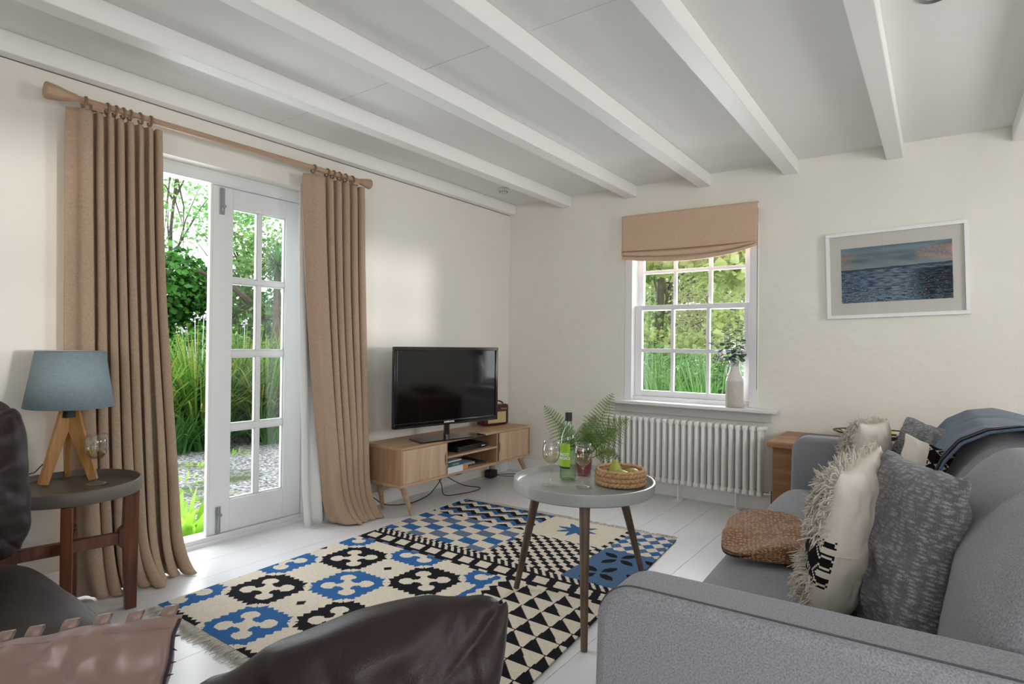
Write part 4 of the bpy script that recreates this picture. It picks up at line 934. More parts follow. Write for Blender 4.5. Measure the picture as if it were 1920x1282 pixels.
# ------------------------------------------------------------------ round side table, lamp, glass
SX, SY, SZ = .375, -3.400, .553
t = thing('side_table', 'round grey brown tray side table on red brown crossed wooden legs', 'table', (SX, SY, 0))
RS = .238
MB().lathe([(.001, SZ-.050), (RS-.004, SZ-.050), (RS, SZ-.046), (RS, SZ-.003), (RS-.003, SZ), (RS-.009, SZ), (RS-.011, SZ-.024)], 96, capb=False, capt=False).build('tray_rim', M['taupe'], t, smooth=True, angle=50)
MB().lathe([(.001, SZ-.030), (RS-.010, SZ-.030), (RS-.010, SZ-.023), (.001, SZ-.023)], 96, capb=False, capt=False).build('tray_base', M['tauptop'], t, smooth=True, angle=40)
for k, a in enumerate((R(80), R(160), R(260), R(340))):
    c_, s_ = math.cos(a), math.sin(a); r1 = RS-.030; l = MB()
    mm = Matrix.Rotation(a, 4, 'Z')
    top = SZ-.052 if k != 0 else SZ-.052
    l.prism([(r1-.022, 0), (r1+.018, 0), (r1+.024, top), (r1-.030, top), (r1-.034, .345), (r1-.050, .33), (r1-.050, .27), (r1-.032, .25)], -.018, .018, mm)
    l.build('leg', M['acacia'], t, bevel=.003)
for a in (R(80), R(160)):
    l = MB(); l.box(-(r1-.045), r1-.045, -.014, .014, .274 if a < 2 else .278, .320, Matrix.Rotation(a, 4, 'Z')); l.build('stretcher', M['acacia'], t, bevel=.002)
SZT = SZ-.023
LX, LY = .262, -3.372
t = thing('table_lamp', 'tripod table lamp with honey oak legs and duck egg blue shade', 'lamp', (LX, LY, SZT+.0005))
hub = (.01, -.005, .305)
for (fx, fy, w0, w1, dep) in ((.284-LX, -3.463-LY, .032, .052, .018), (.325-LX, -3.305-LY, .030, .062, .018), (.165-LX, -3.345-LY, .028, .040, .018)):
    d = Vector((hub[0]-fx, hub[1]-fy, 0)).normalized(); side = Vector((-d.y, d.x, 0))
    l = MB(); top = Vector((fx, fy, 0)).lerp(Vector(hub), .93); l.bar((fx, fy, .006), top, .020, w0, up=d, w2=.020, h2=w1); l.build('leg', M['oak'], t, bevel=.002)
MB().tube([(hub[0], hub[1], .262), (hub[0], hub[1], .34)], [.03, .022], 20).build('hub', M['dark'], t, smooth=True)
MB().tube([(hub[0], hub[1], .34), (hub[0], hub[1], .40)], .018, 16).build('bulb_holder', M['white'], t, smooth=True)
cx_, cy_ = hub[0], hub[1]
sm = T(cx_, cy_, 0) @ Matrix.Rotation(R(1.5), 4, 'Y')
MB().lathe([(.150, .306), (.115, .528)], 72, capb=False, capt=False, mtx=sm).build('lamp_shade', M['shade'], t, smooth=True, solid=.0015)
MB().lathe([(.148, .307), (.113, .527)], 72, capb=False, capt=False, mtx=sm).build('shade_lining', M['shadein'], t, smooth=True)
f = MB(); f.tube([(cx_+.114*math.cos(a), cy_+.114*math.sin(a), .528) for a in [2*PI*k/60 for k in range(60)]], .0022, 6, closed=True)
for a in (0, 2.09, 4.19): f.tube([(cx_+.02*math.cos(a), cy_+.02*math.sin(a), .40), (cx_+.113*math.cos(a), cy_+.113*math.sin(a), .526)], .0015, 5)
f.build('shade_ring', M['steel'], t, smooth=True)
f = MB(); f.tube([(.0, -.01, .29), (-.05, -.03, .12), (-.11, -.08, .035), (-.155, -.115, .018), (-.17, -.12, -.03)], .0022, 6); f.build('cord', M['cable'], t, smooth=True)
wineglass('wine glass beside wooden lamp leg on side table', (.400, -3.322, SZT+.0005), 1.12)

# ------------------------------------------------------------------ jug of eucalyptus
t = thing('ceramic_jug', 'tall pale stoneware jug of eucalyptus on window sill', 'jug', (1.972, -.040, .693)); t.scale = (1.2, 1.2, 1.12)
MB().lathe([(.001, .001), (.046, .001), (.049, .006), (.0495, .150), (.047, .162)], 48, capb=False, capt=False).build('body', M['ceramic'], t, smooth=True, angle=60)
MB().lathe([(.047, .162), (.040, .190), (.031, .215), (.0255, .232), (.0255, .262), (.028, .282), (.029, .286), (.0265, .286), (.022, .262), (.022, .235), (.001, .2)], 48, capb=False, capt=False).build('neck', M['ceramicg'], t, smooth=True, angle=80)
MB().tube([(-.024, -.004, .262), (-.038, -.008, .262), (-.045, -.009, .245), (-.047, -.009, .215), (-.042, -.008, .188)], [.005]*5, 10).build('handle', M['ceramicg'], t, smooth=True, angle=180)
rr = random.Random(11)
def eucstem(e, bow, n, ls):
    b = Vector((0, 0, .22)); e = Vector(e); mid = b.lerp(e, .5)+Vector(bow); mb = MB(); st = MB()
    C_ = lambda s: b*(1-s)**2+mid*2*s*(1-s)+e*s*s
    st.tube([C_(k/8) for k in range(9)], [.0016*(1-.6*k/8) for k in range(9)], 5)
    for i in range(n):
        s = .28+.72*i/(n-1); p = C_(s); d = (C_(min(s+.03, 1))-C_(s-.03)).normalized(); a0 = rr.uniform(0, PI)
        for sg in (0, PI):
            sd = (Matrix.Rotation(a0+sg, 3, d) @ d.orthogonal().normalized()); ax = (sd+d*.35).normalized(); w_ = ax.cross(d).normalized(); w_ = (w_+Vector((rr.uniform(-.5, .5), rr.uniform(-.5, .5), rr.uniform(-.5, .5)))).normalized(); w_ = (w_-ax*w_.dot(ax)).normalized()
            r_ = ls*(1-.45*s)*rr.uniform(.8, 1.15); c = p+ax*(r_+.004)
            mb.add([c+ax*math.cos(q)*r_+w_*math.sin(q)*r_*.95 for q in [2*PI*k/9 for k in range(9)]], [tuple(range(9))])
    return mb, st
for e, bw, n, ls in (((.02, .0, .56), (.0, 0, .0), 14, .018), ((.045, -.02, .50), (.02, 0, 0), 12, .018), ((-.05, -.03, .46), (-.03, 0, 0), 10, .02), ((-.12, -.035, .40), (-.03, 0, .06), 11, .018), ((-.10, -.045, .28), (-.05, -.01, .10), 9, .017), ((.055, -.045, .36), (.02, -.02, .02), 7, .021), ((-.03, -.03, .52), (-.01, 0, 0), 12, .018), ((-.02, -.04, .36), (0, 0, 0), 7, .021)):
    a_, b_ = eucstem(e, bw, n, ls); q = b_.build('stem', M['eucs'], t); a_.build('leaves', M['euc'], q, fix=False)

# ------------------------------------------------------------------ pine chest and plate
t = thing('pine_chest', 'old pine chest with worn top between sofa and back wall', 'chest', (0, 0, 0))
MB().box(2.330, 3.28, -.545, -.035, .02, .522).build('body', M['pine'], t, bevel=.003)
MB().box(2.300, 3.31, -.575, -.020, .522, .557).build('lid', M['pinetop'], t, bevel=.010, seg=4)
MB().box(2.318, 3.29, -.557, -.025, 0, .07).build('plinth', M['pine'], t, bevel=.004)
t = thing('platter', 'oval patterned platter with yellow fruit design on pine chest', 'platter', (2.86, -.235, .5575))
MB().lathe([(.001, .002), (.10, .002), (.115, .006)], 48, capb=False, capt=False).build('foot_ring', M['ceramicg'], t, smooth=True)
nr, na = 14, 120; mb = MB(); cols = []
for i in range(nr+1):
    f = i/nr; r_ = .02+.225*f; z = .008+.055*max(0, f-.25)**1.3/.69
    for k in range(na): a = 2*PI*k/na; mb.v.append((r_*math.cos(a)*1.05, r_*math.sin(a)*.72, z))
for i in range(nr):
    for k in range(na):
        mb.f.append((i*na+k, i*na+(k+1) % na, (i+1)*na+(k+1) % na, (i+1)*na+k)); f = i/nr; a = 2*PI*k/na
        n_ = fold_noise((math.cos(a)*7, math.sin(a)*7, f*4), 1.3, 4); c = S('#d9d4c4')
        if n_ > .12: c = S('#d3bd3e')
        elif n_ < -.22: c = S('#3a4a38')
        elif n_ < -.08: c = S('#7d4a52')
        if i in (nr-1,): c = S('#3a3630')
        cols.append((*c, 1))
mb.build('dish', attrmat('painted glaze', .25, 0, 10), t, smooth=True, colors=cols, fix=False, solid=.005)
# ------------------------------------------------------------------ kilim rug
CR, BK, BL, GB, SL = [S(h) for h in ('#dacfbd', '#1b1b20', '#33649a', '#64738c', '#516d8e')]
def tri(t): t %= 1; return 1-abs(2*t-1)
def rugcol(x, y):
    if y < -2.045:
        if x < 1.42:
            i = round((x-.46)/.245); j = round((y+2.045)/-.2395)
            best = None
            for ii in (i-1, i, i+1):
                for jj in (j-1, j, j+1):
                    dx = x-(.46+.245*ii); dy = y-(-2.045-.2395*jj); ax_, ay_ = abs(dx), abs(dy)
                    if (ii+jj) % 2 == 0:
                        th = .015*tri(ay_/.034) if ax_ > ay_ else .015*tri(ax_/.034)
                        if max(ax_, ay_, (ax_+ay_)*.63) < .134+th:
                            bg_ = BL if ii % 2 == 0 else BK
                            c = False
                            if abs(ax_-ay_*1.08) < .034 and max(ax_, ay_) < .070: c = True
                            if (ax_-.060)**2*.85+(ay_-.053)**2 < .035**2: c = True
                            if ax_ < .030 and ay_ < .028: c = True
                            if ax_ < .016 and ay_ > .034: c = False
                            if ay_ < .013 and ax_ > .036: c = False
                            if ax_ < .028 and .040 < ay_ < .058: c = False
                            if ay_ < .024 and .044 < ax_ < .064: c = False
                            return CR if c else bg_
                    elif ii % 2 == 0 and ax_/.024+ay_/.026 < 1: return BK
            return CR
        if x < 1.50:
            t = tri(y/.06)*.03
            if x < 1.445+t*.6: return BL
            return CR if x < 1.47+t else BK
        p = ((x-1.50)/.1) % 1; q = ((y+2.045)/.094) % 1
        if p < .05 or q < .04: return BK
        k = int((x-1.50)/.088)
        return BK if q < .92-p else CR
    if y < -1.862:
        if y > -1.915:
            return CR if ((x+(y+1.9)*.8)/.044) % 1 < .42 else BK
        xx = (x+.25*(y+1.98))/.112
        if y < -2.022: return BK if (xx % 1) < .55 else (GB if x < 1.1 else CR)
        a = abs((xx % 1)-.5)*.112; b_ = abs(y+1.968)
        return CR if (a < .036 and b_ < .036) else BK
    if x < 1.185 and y < -1.40:
        if y < -1.835: return CR if (x/.044) % 1 < .42 else BK
        i = math.floor((x-.40)/.108); j = math.floor((y+1.85)/.078+.12*((x-.40)/.108 % 1))
        if (i+j) % 2: return CR
        return (BL if (i-j) % 4 < 2 else GB)
    if x < 1.13 and y >= -1.40:
        t = (y+1.40)/.062+.8*tri((x-.40)/.115); k = int(math.floor(t*1.5)) % 3
        if k == 0: return BK
        return CR if k == 1 else ((BL if ((x-.40)/.115) % 1 < .5 else GB))
    if x < 1.63 and y > -1.42:
        dx, dy = x-1.38, y+1.215; r_ = math.hypot(dx, dy); a = math.atan2(dy, dx)
        rr_ = .052+.075*abs(math.cos(2*a))**2.2 if abs(math.cos(4*a/2)) else .05
        s8 = ((a/(PI/4)) % 1); rr_ = .055+.075*(abs(2*s8-1))**1.3
        if r_ < rr_: return BL if int(a/(PI/8)+16) % 2 else S('#41688f')
        return CR
    if x < 1.66:
        return CR if (math.floor((x-1.18)/.040)+math.floor((y+1.86)/.036+.3*((x-1.18)/.04 % 1))) % 2 else BK
    if y > -1.40:
        a = math.floor((x+y*.9)/.075); b_ = math.floor((x-y*.9)/.075)
        if (a+b_) % 2: return CR
        return BL if a % 2 else SL
    p = ((x-1.68)/.22) % 1-.5; q = ((y+1.84)/.22) % 1-.5; r_ = math.hypot(p, q); a = math.atan2(q, p)
    for k in range(4):
        an = PI/4+PI/2*k+.3; t1 = p*math.cos(an)+q*math.sin(an)-.29; s1 = -p*math.sin(an)+q*math.cos(an)
        if abs(t1) < .22 and abs(s1) < .105*(1-(t1/.22)**2): return BK
    return SL
t = thing('kilim_rug', 'blue black and cream patterned flat woven rug with fringed ends', 'rug', (0, 0, 0))
YF, YN = -1.045, -3.125
xl = lambda y: .400+.045*(-1.05-y)
xr = lambda y: 1.915+.085*(-1.05-y)
NU, NV = 300, 400; mb = MB(); cols = []
for j in range(NV+1):
    y = YF+(YN-YF)*j/NV
    for i in range(NU+1):
        x = xl(y)+(xr(y)-xl(y))*i/NU
        yy_ = y+.06*(i/NU)*(1-j/NV)
        mb.v.append((x, yy_, .0065+.0012*fold_noise((x, y, 0), 6, 1)))
for j in range(NV):
    for i in range(NU):
        q = j*(NU+1)+i; mb.f.append((q, q+NU+1, q+NU+2, q+1)); c = mb.v[q]
        jx, jy = c[0]+.0026, c[1]-.0026-.06*(i/NU)*(1-j/NV)
        e = .010
        col_ = rugcol(jx, jy)
        n_ = .92+.16*random.random()
        cols.append((col_[0]*n_, col_[1]*n_, col_[2]*n_, 1))
mb.build('weave', attrmat('kilim wool', .95, .6, 260), t, colors=cols, fix=False, solid=.006)
rr = random.Random(3)
for y0, sg, n in ((YF+.06, 1, 120), (YN, -1, 130)):
    f = MB()
    for k in range(n):
        u = (k+.5)/n; yb = (YF+.06*u if sg > 0 else YN); x = xl(yb)+(xr(yb)-xl(yb))*u
        for m_ in range(3):
            a = rr.uniform(-.5, .5); L = rr.uniform(.035, .075); x1 = x+rr.uniform(-.004, .004)
            f.tube([(x1, yb-sg*.004, .007), (x1+a*L*.4, yb+sg*L*.5, .010), (x1+a*L, yb+sg*L, .0025)], [.002, .0018, .001], 4)
    f.build('fringe', M['yarn'], t, fix=False)

# ------------------------------------------------------------------ grey sofa
SA = R(2.06)
SM = T(2.532, -.985, 0) @ Matrix.Rotation(SA, 4, 'Z')
sofa = thing('grey_sofa', 'long grey felt three seater sofa along right side of room', 'sofa', mtx=SM)
def armprof():
    pts = [(.0, .13), (1.00, .13), (1.00, .66)]; r_ = .075
    pts += [(.01+r_-r_*math.sin(a), .657-r_+r_*math.cos(a)) for a in [PI/2*k/10 for k in range(11)]]
    return pts
AL = 2.150; AT = .135
for y0, y1 in ((0, AT), (-AL-AT, -AL)):
    MB().prism([(x-(.03 if x < .5 else 0), z) for x, z in armprof()], y0, y1).build('arm', M['sofa'], sofa, bevel=.022, seg=5)
    sg = 1 if y0 == 0 else -1; ye = (y1-.022) if sg > 0 else (y0+.022)
    pp = [Vector((x-(.03 if x < .5 else 0), ye, z)) for x, z in armprof()[2:]]
    MB().tube([Vector((p.x, ye-sg*0, p.z+.0005)) for p in pp]+[Vector((pp[-1].x-.0005, ye, .2))], .0022, 6).build('seam', mat('grey seam thread', '#4c4e52', .9), sofa, smooth=True)
MB().box(.04, .98, -AL, 0, .13, .25).build('frame', M['sofa'], sofa, bevel=.01)
MB().box(.70, 1.0, -AL, 0, .13, .72).build('back_frame', M['sofa'], sofa, bevel=.05, seg=4)
def seatdef(q, a, b, d): return (q.x, q.y, q.z+(.012*(1-a*a)*(1-b*b) if d > 0 else 0)+.004*fold_noise((q.x, q.y, 0), 4, 2))
ys = [(-AL+.004, -AL/2-.003), (-AL/2+.003, -.004)]
y0, y1 = -AL+.004, -.004
MB().puff(.68, y1-y0, .165, 9, 20, (.295, (y0+y1)/2, .333), deform=seatdef).build('seat_cushion', M['sofa'], sofa, smooth=True, angle=180)
for k, (y0, y1) in enumerate(ys):
    W = y1-y0
    def bd(q, a, b, d, W=W):
        h = (q.z/.46+.5)          # 0 bottom .. 1 top
        x = q.x; z = q.z
        x += .014*math.sin(PI*min(1, h*1.05))*(1-b*b)*(-1 if a < 0 else .2)
        x += -.012+.09*h+.13*max(0, h-.62)**1.2*1.7
        z += .010*(1-b*b)*(1 if d > 0 else 0)+.006*fold_noise((q.x*2, q.y*2, q.z*2), 3, k)
        x += .006*fold_noise((q.y, q.z, k), 4, 7)
        return (x, q.y, z)
    MB().puff(.22, W, .46, 5.2, 22, (.630, (y0+y1)/2, .618), deform=bd).build('back_cushion', M['sofa'], sofa, smooth=True, angle=180)
for x in (.08, .92):
    for y in (.03, -AL-.06): MB().tube([(x, y, 0), (x, y, .135)], [.014, .022], 14).build('leg', M['walnut'], sofa, smooth=True)

# ------------------------------------------------------------------ scatter cushions
def pillow(w, h, th, seed=0, n=44, ear=.07, wr=.006, colorfn=None, band=None, p=.48, sag=0):
    mb = MB(); cols = []
    def P(side, u, v):
        a, b_ = u, v
        x = w/2*a*(1-ear*(1-b_*b_)*abs(a)**2.5); z = h/2*b_*(1-ear*(1-a*a)*abs(b_)**2.5)
        e = max(0., (1-a*a)*(1-b_*b_))**p
        t_ = th/2*e
        y = -side*t_ + wr*e**.4*(fold_noise((a*2, b_*2, side*3), 1.7, seed)+.5*fold_noise((a*5, b_*5, side*3), 1.5, seed+1))*1.2
        x += wr*.6*fold_noise((a*3, b_*3, 5), 1.2, seed+2); z += wr*.6*fold_noise((a*3, b_*3, 9), 1.2, seed+3)
        return Vector((x, y, z))
    for side in (1, -1):
        o = len(mb.v)
        for j in range(n+1):
            for i in range(n+1):
                u = math.sin((2*i/n-1)*PI/2); v = math.sin((2*j/n-1)*PI/2)
                u = .5*u+.5*(2*i/n-1); v = .5*v+.5*(2*j/n-1)
                mb.v.append(tuple(P(side, u, v)))
        for j in range(n):
            for i in range(n):
                q = o+j*(n+1)+i; f = (q, q+1, q+n+2, q+n+1)
                mb.f.append(f if side > 0 else tuple(reversed(f)))
                if colorfn:
                    cols.append((*colorfn(side, 2*(i+.5)/n-1, 2*(j+.5)/n-1), 1))
    # weld the two skins' borders
    key = {}; remap = {}
    for j in range(n+1):
        for i in range(n+1):
            if i in (0, n) or j in (0, n): remap[(n+1)**2+j*(n+1)+i] = j*(n+1)+i
    mb.f = [tuple(remap.get(k, k) for k in f) for f in mb.f]
    return mb, cols, P
def settle(mb, mtx, zmin, soft=.04):
    inv = mtx.inverted()
    for i, v in enumerate(mb.v):
        q = mtx @ Vector(v)
        if q.z < zmin+soft: q.z = zmin+.001+soft*math.exp((q.z-zmin-soft)/soft) if q.z < zmin+soft else q.z; mb.v[i] = tuple(inv @ q)
    return mb
# diamond weave in black and ecru for the shaggy cushions
CRM, INK = S('#cbc3b7'), S('#19181b')
def diamonds(u, v, su=9, sv=7):
    a = (u*su) % 1; b_ = (v*sv) % 1; d = abs(a-.5)+abs(b_-.5)
    k = int(d*12)
    if abs(a-.5) < .07 and abs(b_-.5) < .07: return CRM
    return CRM if k in (1, 4) else INK
bands = [(-1.0, -.60, 'd'), (-.60, -.22, 's'), (-.22, .20, 'd'), (.20, 1.0, 's')]
def shagcol(side, u, v):
    if side < 0 and abs(u) < .97: return S('#cdc5ba')
    for a, b_, k in bands:
        if a <= v <= b_:
            if k == 's': return CRM
            if b_-v < .05 or v-a < .05: return INK if (int(u*40)+int(v*40)) % 2 else CRM
            return diamonds(u, v, 4.6, 4.8)
    return CRM
def shaggy(label, m, seed, zmin, w=.46, h=.44, th=.15, tufts=2300):
    t = thing('shaggy_cushion', label, 'cushion', mtx=m, group='shaggy cushions on the grey sofa')
    mb, cols, P = pillow(w, h, th, seed, n=110, wr=.008, colorfn=shagcol, ear=.06)
    settle(mb, m, zmin); mb.build('cover', attrmat('woven cotton cover', .95, .5, 300), t, smooth=True, angle=180, colors=cols, fix=False)
    g = random.Random(seed); f = MB(); inv = m.inverted()
    sb = [b for b in bands if b[2] == 's']; ar = [b[1]-b[0] for b in sb]
    for k in range(tufts):
        b = g.choices(sb, ar)[0]; u = g.uniform(-1, 1); v = g.uniform(b[0], b[1])
        p = P(1, u, v); e = .02; nx = (P(1, min(u+e, 1), v)-P(1, max(u-e, -1), v)).cross(P(1, u, min(v+e, 1))-P(1, u, max(v-e, -1)))
        if nx.length < 1e-9: continue
        nx.normalize()
        if nx.y > 0: nx = -nx
        if abs(u) > .93: nx = (nx+Vector((math.copysign(.8, u), 0, 0))).normalized()
        if v > .93: nx = (nx+Vector((0, 0, .8))).normalized()
        L = g.uniform(.018, .034); r1 = Vector((g.gauss(0, .6), g.gauss(0, .3), g.gauss(-.25, .5)))
        p1 = p+nx*L*.55; p2 = p+nx*L*.8+r1*L*.75
        if (m @ p2).z < zmin+.004: continue
        f.tube([p-nx*.002, p1, p1.lerp(p2, .6), p2], [.0016, .0019, .0016, .0008], 4, caps=False)
    f.build('shag_tufts', M['yarn'], t, fix=False)
    s = MB(); fl = [P(-1, -.98+1.96*k/40, .10) for k in range(41)]
    s.tube([p+Vector((0, .002, 0)) for p in fl], .0016, 5); s.build('flap_seam', M['cream'], t, smooth=True)
    bt = P(-1, .05, .02); s = MB(); s.tube([bt+Vector((0, .001, 0)), bt+Vector((0, .004, 0))], .0085, 18); s.build('button', mat('pale horn button', '#cfc89a', .4), t, smooth=True)
    return t
ZS = .420
shaggy('cream cushion with shaggy bands and black diamonds nearest sofa arm', frame_mtx((2.928, -2.50, .605), (-.99, .10, .16), (.15, -.04, 1)), 3, ZS)
shaggy('cream shaggy cushion at far end of sofa near pine chest', frame_mtx((2.870, -1.365, .602), (-.97, .22, .16), (.18, 0, 1)), 8, ZS, w=.36, h=.40)
def knit(label, m, seed, zmin, w, h, th):
    t = thing('knitted_cushion', label, 'cushion', mtx=m, group='grey knitted cushions on the sofa')
    mb, c, P = pillow(w, h, th, seed, n=56, wr=.014, ear=.05, p=.42); settle(mb, m, zmin)
    mb.build('cover', M['knit'], t, smooth=True, angle=180, fix=False)
    g = random.Random(seed); f = MB()
    for k in range(1500):
        s_ = g.choice((1, -1)); u, v = g.uniform(-.97, .97), g.uniform(-.97, .97); p = P(s_, u, v); q = p+Vector((g.gauss(0, .006), -s_*g.uniform(.001, .007), g.gauss(0, .006)))
        if (m @ q).z < zmin+.01: continue
        d = (q-p); o = d.orthogonal().normalized()*.0004; f.add([p-o, p+o, q], [(0, 1, 2)])
    f.build('fuzz', mat('grey wool fuzz', '#8b8c90', .95), t, fix=False)
    return t, P
knit('large grey chunky knit cushion nearest sofa arm', frame_mtx((3.045, -2.545, .600), (-.93, -.36, .20), (.19, .10, 1)), 5, ZS, .45, .47, .17)
t, P = knit('grey knitted cushion with white tag at far end of sofa', frame_mtx((3.075, -1.42, .605), (-.84, -.50, .22), (.18, .06, 1)), 6, ZS, .42, .42, .15)
MB().box(.12, .145, -.002, .002, .178, .212).build('white_tag', M['lining'], t)
# small ethnic cushion standing on its corner
def ethcol(side, u, v):
    d = abs(u)
    if v > .05 and d < .42: return diamonds(u, v, 3, 3)
    if abs(v+.25) < .03 or abs(v+.42) < .03: return S('#7c6654')
    if v < -.6: return INK if (int(u*26)+int(v*26)) % 2 else CRM
    return S('#cdc5b9')
m = frame_mtx((3.118, -1.86, .603), (.35, -.90, .12), (.30, .16, 1))
t = thing('tribal_cushion', 'small cream cushion with black diamond weave and tufts behind grey knit cushion', 'cushion', mtx=m)
mb, cols, P = pillow(.30, .36, .10, 12, n=90, wr=.006, colorfn=ethcol); settle(mb, m, ZS); mb.build('cover', attrmat('patterned cotton', .95, .4, 300), t, smooth=True, angle=180, colors=cols, fix=False)
f = MB(); g = random.Random(2)
for k in range(160):
    u = g.gauss(.1, .10); v = g.gauss(.05, .06); p = P(1, u, v); q = p+Vector((g.gauss(0, .012), -g.uniform(.01, .024), g.gauss(-.008, .010))); f.tube([p, q], [.0018, .001], 4, caps=False)
f.build('tuft', M['yarn'], t, fix=False)

# ------------------------------------------------------------------ straw bag
m = T(2.645, -2.10, ZS+.012) @ Matrix.Rotation(R(14), 4, 'Z')
def bagdef(q, a, b, d):
    z = q.z+.030*fold_noise((q.x*1.2, q.y*1.2, 0), 6, 4)*(1 if d > 0 else 0)+(.018*(1-abs(a))*(b > 0)*b if d > 0 else 0)
    return (q.x*(1-.08*b), q.y+.012*fold_noise((q.x, 0, 1), 9, 3), max(z, -.030))
o = MB().puff(.28, .46, .052, 5, 26, (0, 0, .026), deform=bagdef).build('straw_bag', M['straw'], smooth=True, angle=180)
o.matrix_world = m; tag(o, 'brown crocheted straw bag lying flat on grey sofa seat', 'bag')

# ------------------------------------------------------------------ blanket over the sofa back
t = thing('blanket', 'dusty blue wool blanket with dark striped border draped over sofa back', 'blanket', mtx=SM)
def drape(u, v, off=.0):
    # u along the sofa (y), v from the seat side over the top to the back
    y = -.95+u*.74
    path = [(.512, .50), (.522, .58), (.540, .67), (.570, .75), (.612, .81), (.680, .850), (.76, .862), (.85, .845), (.93, .80), (1.02, .73), (1.035, .60), (1.035, .40)]
    f = v*(len(path)-1); i = min(int(f), len(path)-2); g_ = f-i; x = path[i][0]+(path[i+1][0]-path[i][0])*g_; z = path[i][1]+(path[i+1][1]-path[i][1])*g_
    w_ = .010*math.sin(u*11+v*3)+.012*fold_noise((u*3, v*3, 0), 1.6, 8)
    k = min(1, v*3)
    return (x-.004-off-.6*abs(w_)*(1-k)+w_*.2, y+.03*(v-.3)*(1-u), z+off+abs(w_)*.7*k)
MB().grid(lambda u, v: drape(-.085+1.085*u, v), 64, 70).build('cloth', M['blanket'], t, smooth=True, angle=180, solid=.008)
for a, b_ in ((-.075, -.050), (-.035, -.012)):
    MB().grid(lambda u, v: drape(a+(b_-a)*u, v, .003), 4, 70).build('stripe', M['blanketdk'], t, smooth=True, angle=180, solid=.010)
# ------------------------------------------------------------------ leather sofa
t = thing('leather_sofa', 'dark brown leather sofa in left foreground beside round side table', 'sofa', (0, 0, 0))
def ld(s_):
    def f_(q, a, b, d): n_ = fold_noise((q.x, q.y, q.z), 7, s_); return (q.x+.006*n_, q.y+.006*n_, q.z+.010*n_+(.02*(1-a*a)*(1-b*b) if d > 0 else 0))
    return f_
MB().puff(2.05, .80, .22, 12, 20, (1.62, -4.14, .16), deform=None).build('base', M['leather'], t, smooth=True, angle=180)
MB().puff(.90, .90, .20, 9, 24, (1.205, -4.095, .325), deform=ld(1)).build('seat_cushion', M['leather'], t, smooth=True, angle=180)
MB().puff(.90, .76, .19, 6, 18, (2.10, -4.185, .318), deform=ld(2)).build('seat_cushion', M['leather'], t, smooth=True, angle=180)
MB().puff(.26, .84, .52, 5, 18, (.60, -4.17, .30), deform=ld(3)).build('arm', M['leather'], t, smooth=True, angle=180)
MB().puff(2.2, .24, .62, 5, 18, (1.55, -4.66, .36), deform=ld(4)).build('back', M['leather'], t, smooth=True, angle=180)
MB().puff(.20, .74, .30, 5, 16, (2.66, -4.22, .22), deform=ld(5)).build('arm', M['leather'], t, smooth=True, angle=180)
for x in (.65, 2.55):
    for y in (-3.82, -4.66): MB().tube([(x, y, 0), (x, y, .07)], .02, 12).build('foot', M['walnut'], t, smooth=True)
def lcush(label, m, seed, w, h, th, zmin, n=90, wr=.02, ear=.0, p=.36, rd=5, tip=False):
    mb, c, P = pillow(w, h, th, seed, n=n, wr=wr, ear=ear, p=p)
    for i, v in enumerate(mb.v):   # rounded corners
        a_, b_ = 2*v[0]/w, 2*v[2]/h; l = (abs(a_)**rd+abs(b_)**rd)**(1/rd); mx_ = max(abs(a_), abs(b_)); k = mx_/l if l > 1e-6 else 1; mb.v[i] = (v[0]*k, v[1], v[2]*k)
    if tip:
        for i, v in enumerate(mb.v):
            k = min(1, max(0, v[0]/(w*.5)+.1)); k = k*k*(3-2*k); mb.v[i] = (v[0]+k*.80*(v[2]-h*.36), v[1], v[2]-.05*k*k)
    # long drag folds running from the corner
    for i, v in enumerate(mb.v):
        x, y, z = v; d = math.hypot(x-w*.42, z-h*.42); e = max(0, (1-(2*x/w)**2)*(1-(2*z/h)**2))
        ang = math.atan2(z-h*.42, x-w*.42)
        f_ = math.sin(ang*9+1.5*fold_noise((x, z, 0), 5, seed))*.010*math.exp(-((d-.16)/.12)**2)+.016*fold_noise((x*.8+z*.5, z*1.6-x*.8, 1), 6, seed)*e**.3
        mb.v[i] = (x, y+(f_ if y < 0 else -f_)*1.0*(e**.25), z)
    settle(mb, m, zmin)
    o = mb.build('leather_cushion', M['leather'], smooth=True, angle=180, fix=False); o.matrix_world = m
    return tag(o, label, 'cushion', None)
rv = Vector((.811, .585, .011)); uv = Vector((-.005, -.012, 1)); bv = Vector((.585, -.811, -.006))
a = R(24); up = uv*math.cos(a)-rv*math.sin(a)
lcush('large creased dark brown leather cushion in middle foreground', frame_mtx((2.465, -3.687, .432), bv+uv*.12, up), 21, .56, .53, .22, .430, tip=True)
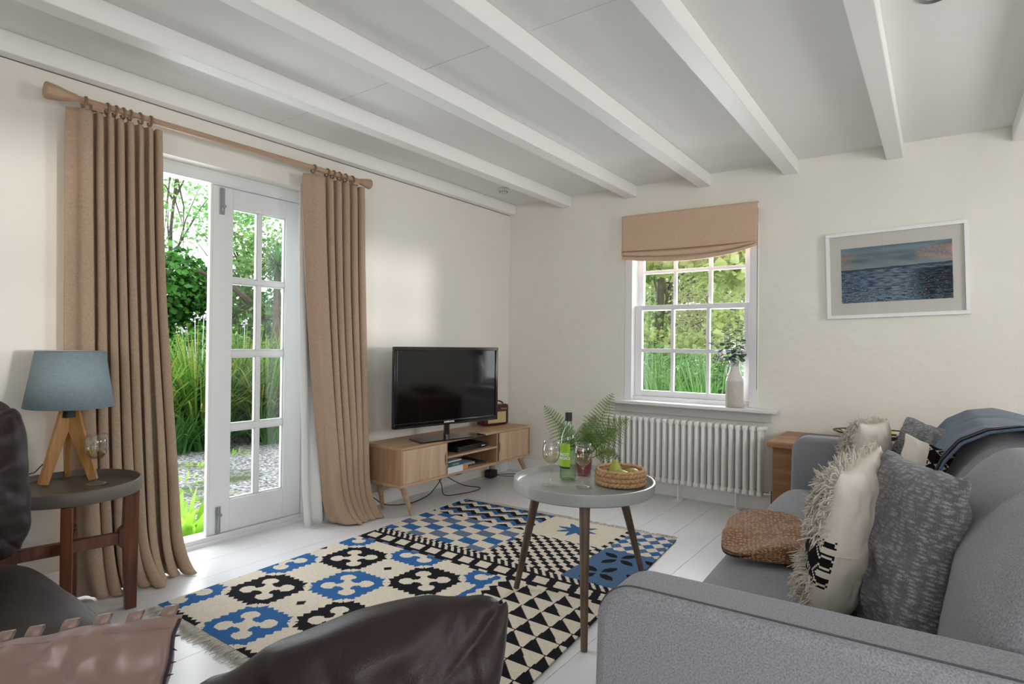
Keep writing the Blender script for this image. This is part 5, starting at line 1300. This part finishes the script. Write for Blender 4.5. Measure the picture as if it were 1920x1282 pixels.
lcush('dark brown leather cushion standing upright at left edge of photo', frame_mtx((.800, -3.90, .675), (.96, -.1, .22), (-.16, 0, 1)), 23, .50, .50, .20, .425, wr=.012)
# satin cushion with tabs
a = R(9); nrm = (bv*.80+uv*.60); up = (uv*math.cos(a)-rv*math.sin(a))*.9-bv*.45
m = frame_mtx((1.86, -3.955, .425), nrm, up)
t = thing('satin_cushion', 'dusky taupe satin cushion with ribbon tabs in lower left foreground', 'cushion', mtx=m)
mb, c, P = pillow(.50, .34, .13, 31, n=90, wr=.012, ear=.02, p=.4)
for i, v in enumerate(mb.v):
    x, y, z = v; e = max(0, (1-(x/.25)**2)*(1-(z/.17)**2)); pl = math.sin(x*95+2.5*fold_noise((x, z, 0), 8, 2))*.0035*(z > -.02)*min(1, e*4)+.006*math.sin(z*70+x*14)*(x > .05)*min(1, e*4)
    mb.v[i] = (x, y+(pl if y < 0 else -pl), z)
mb.build('cover', M['satin'], t, smooth=True, angle=180, fix=False)
for k in range(9):
    u = -.92+1.84*k/8; p = P(1, u, .98); w_ = .0125
    f = MB()
    for q in [(.002, -.004), (-.0015, .006), (-.001, .016), (.0025, .0195), (.006, .016), (.006, .004), (.003, -.004)]:
        for sx in (-1, 1): f.v.append((p.x+sx*w_+q[1]*.25, p.y+q[0], p.z+q[1]))
    f.f = [(2*i, 2*i+1, 2*i+3, 2*i+2) for i in range(6)]; f.build('ribbon_tab', M['satin'], t, solid=.0008, smooth=True, angle=180, fix=False)
f = MB(); pp = [P(1, .995, -.95+1.9*k/30)+Vector((.003, 0, 0)) for k in range(31)]; f.tube(pp, .0028, 6)
g = random.Random(9)
for k in range(14): q = pp[2*k+1]; f.tube([q, q+Vector((.012, g.uniform(-.006, .006), g.uniform(-.010, .004)))], [.0022, .0006], 5)
f.build('beaded_trim', M['purple'], t, smooth=True)
f = MB(); f.tube([P(1, -.98+1.96*k/50, .86)+Vector((0, -.002, 0)) for k in range(51)], .0014, 5); f.build('piping', M['satin'], t, smooth=True)
bpy.context.view_layer.update()
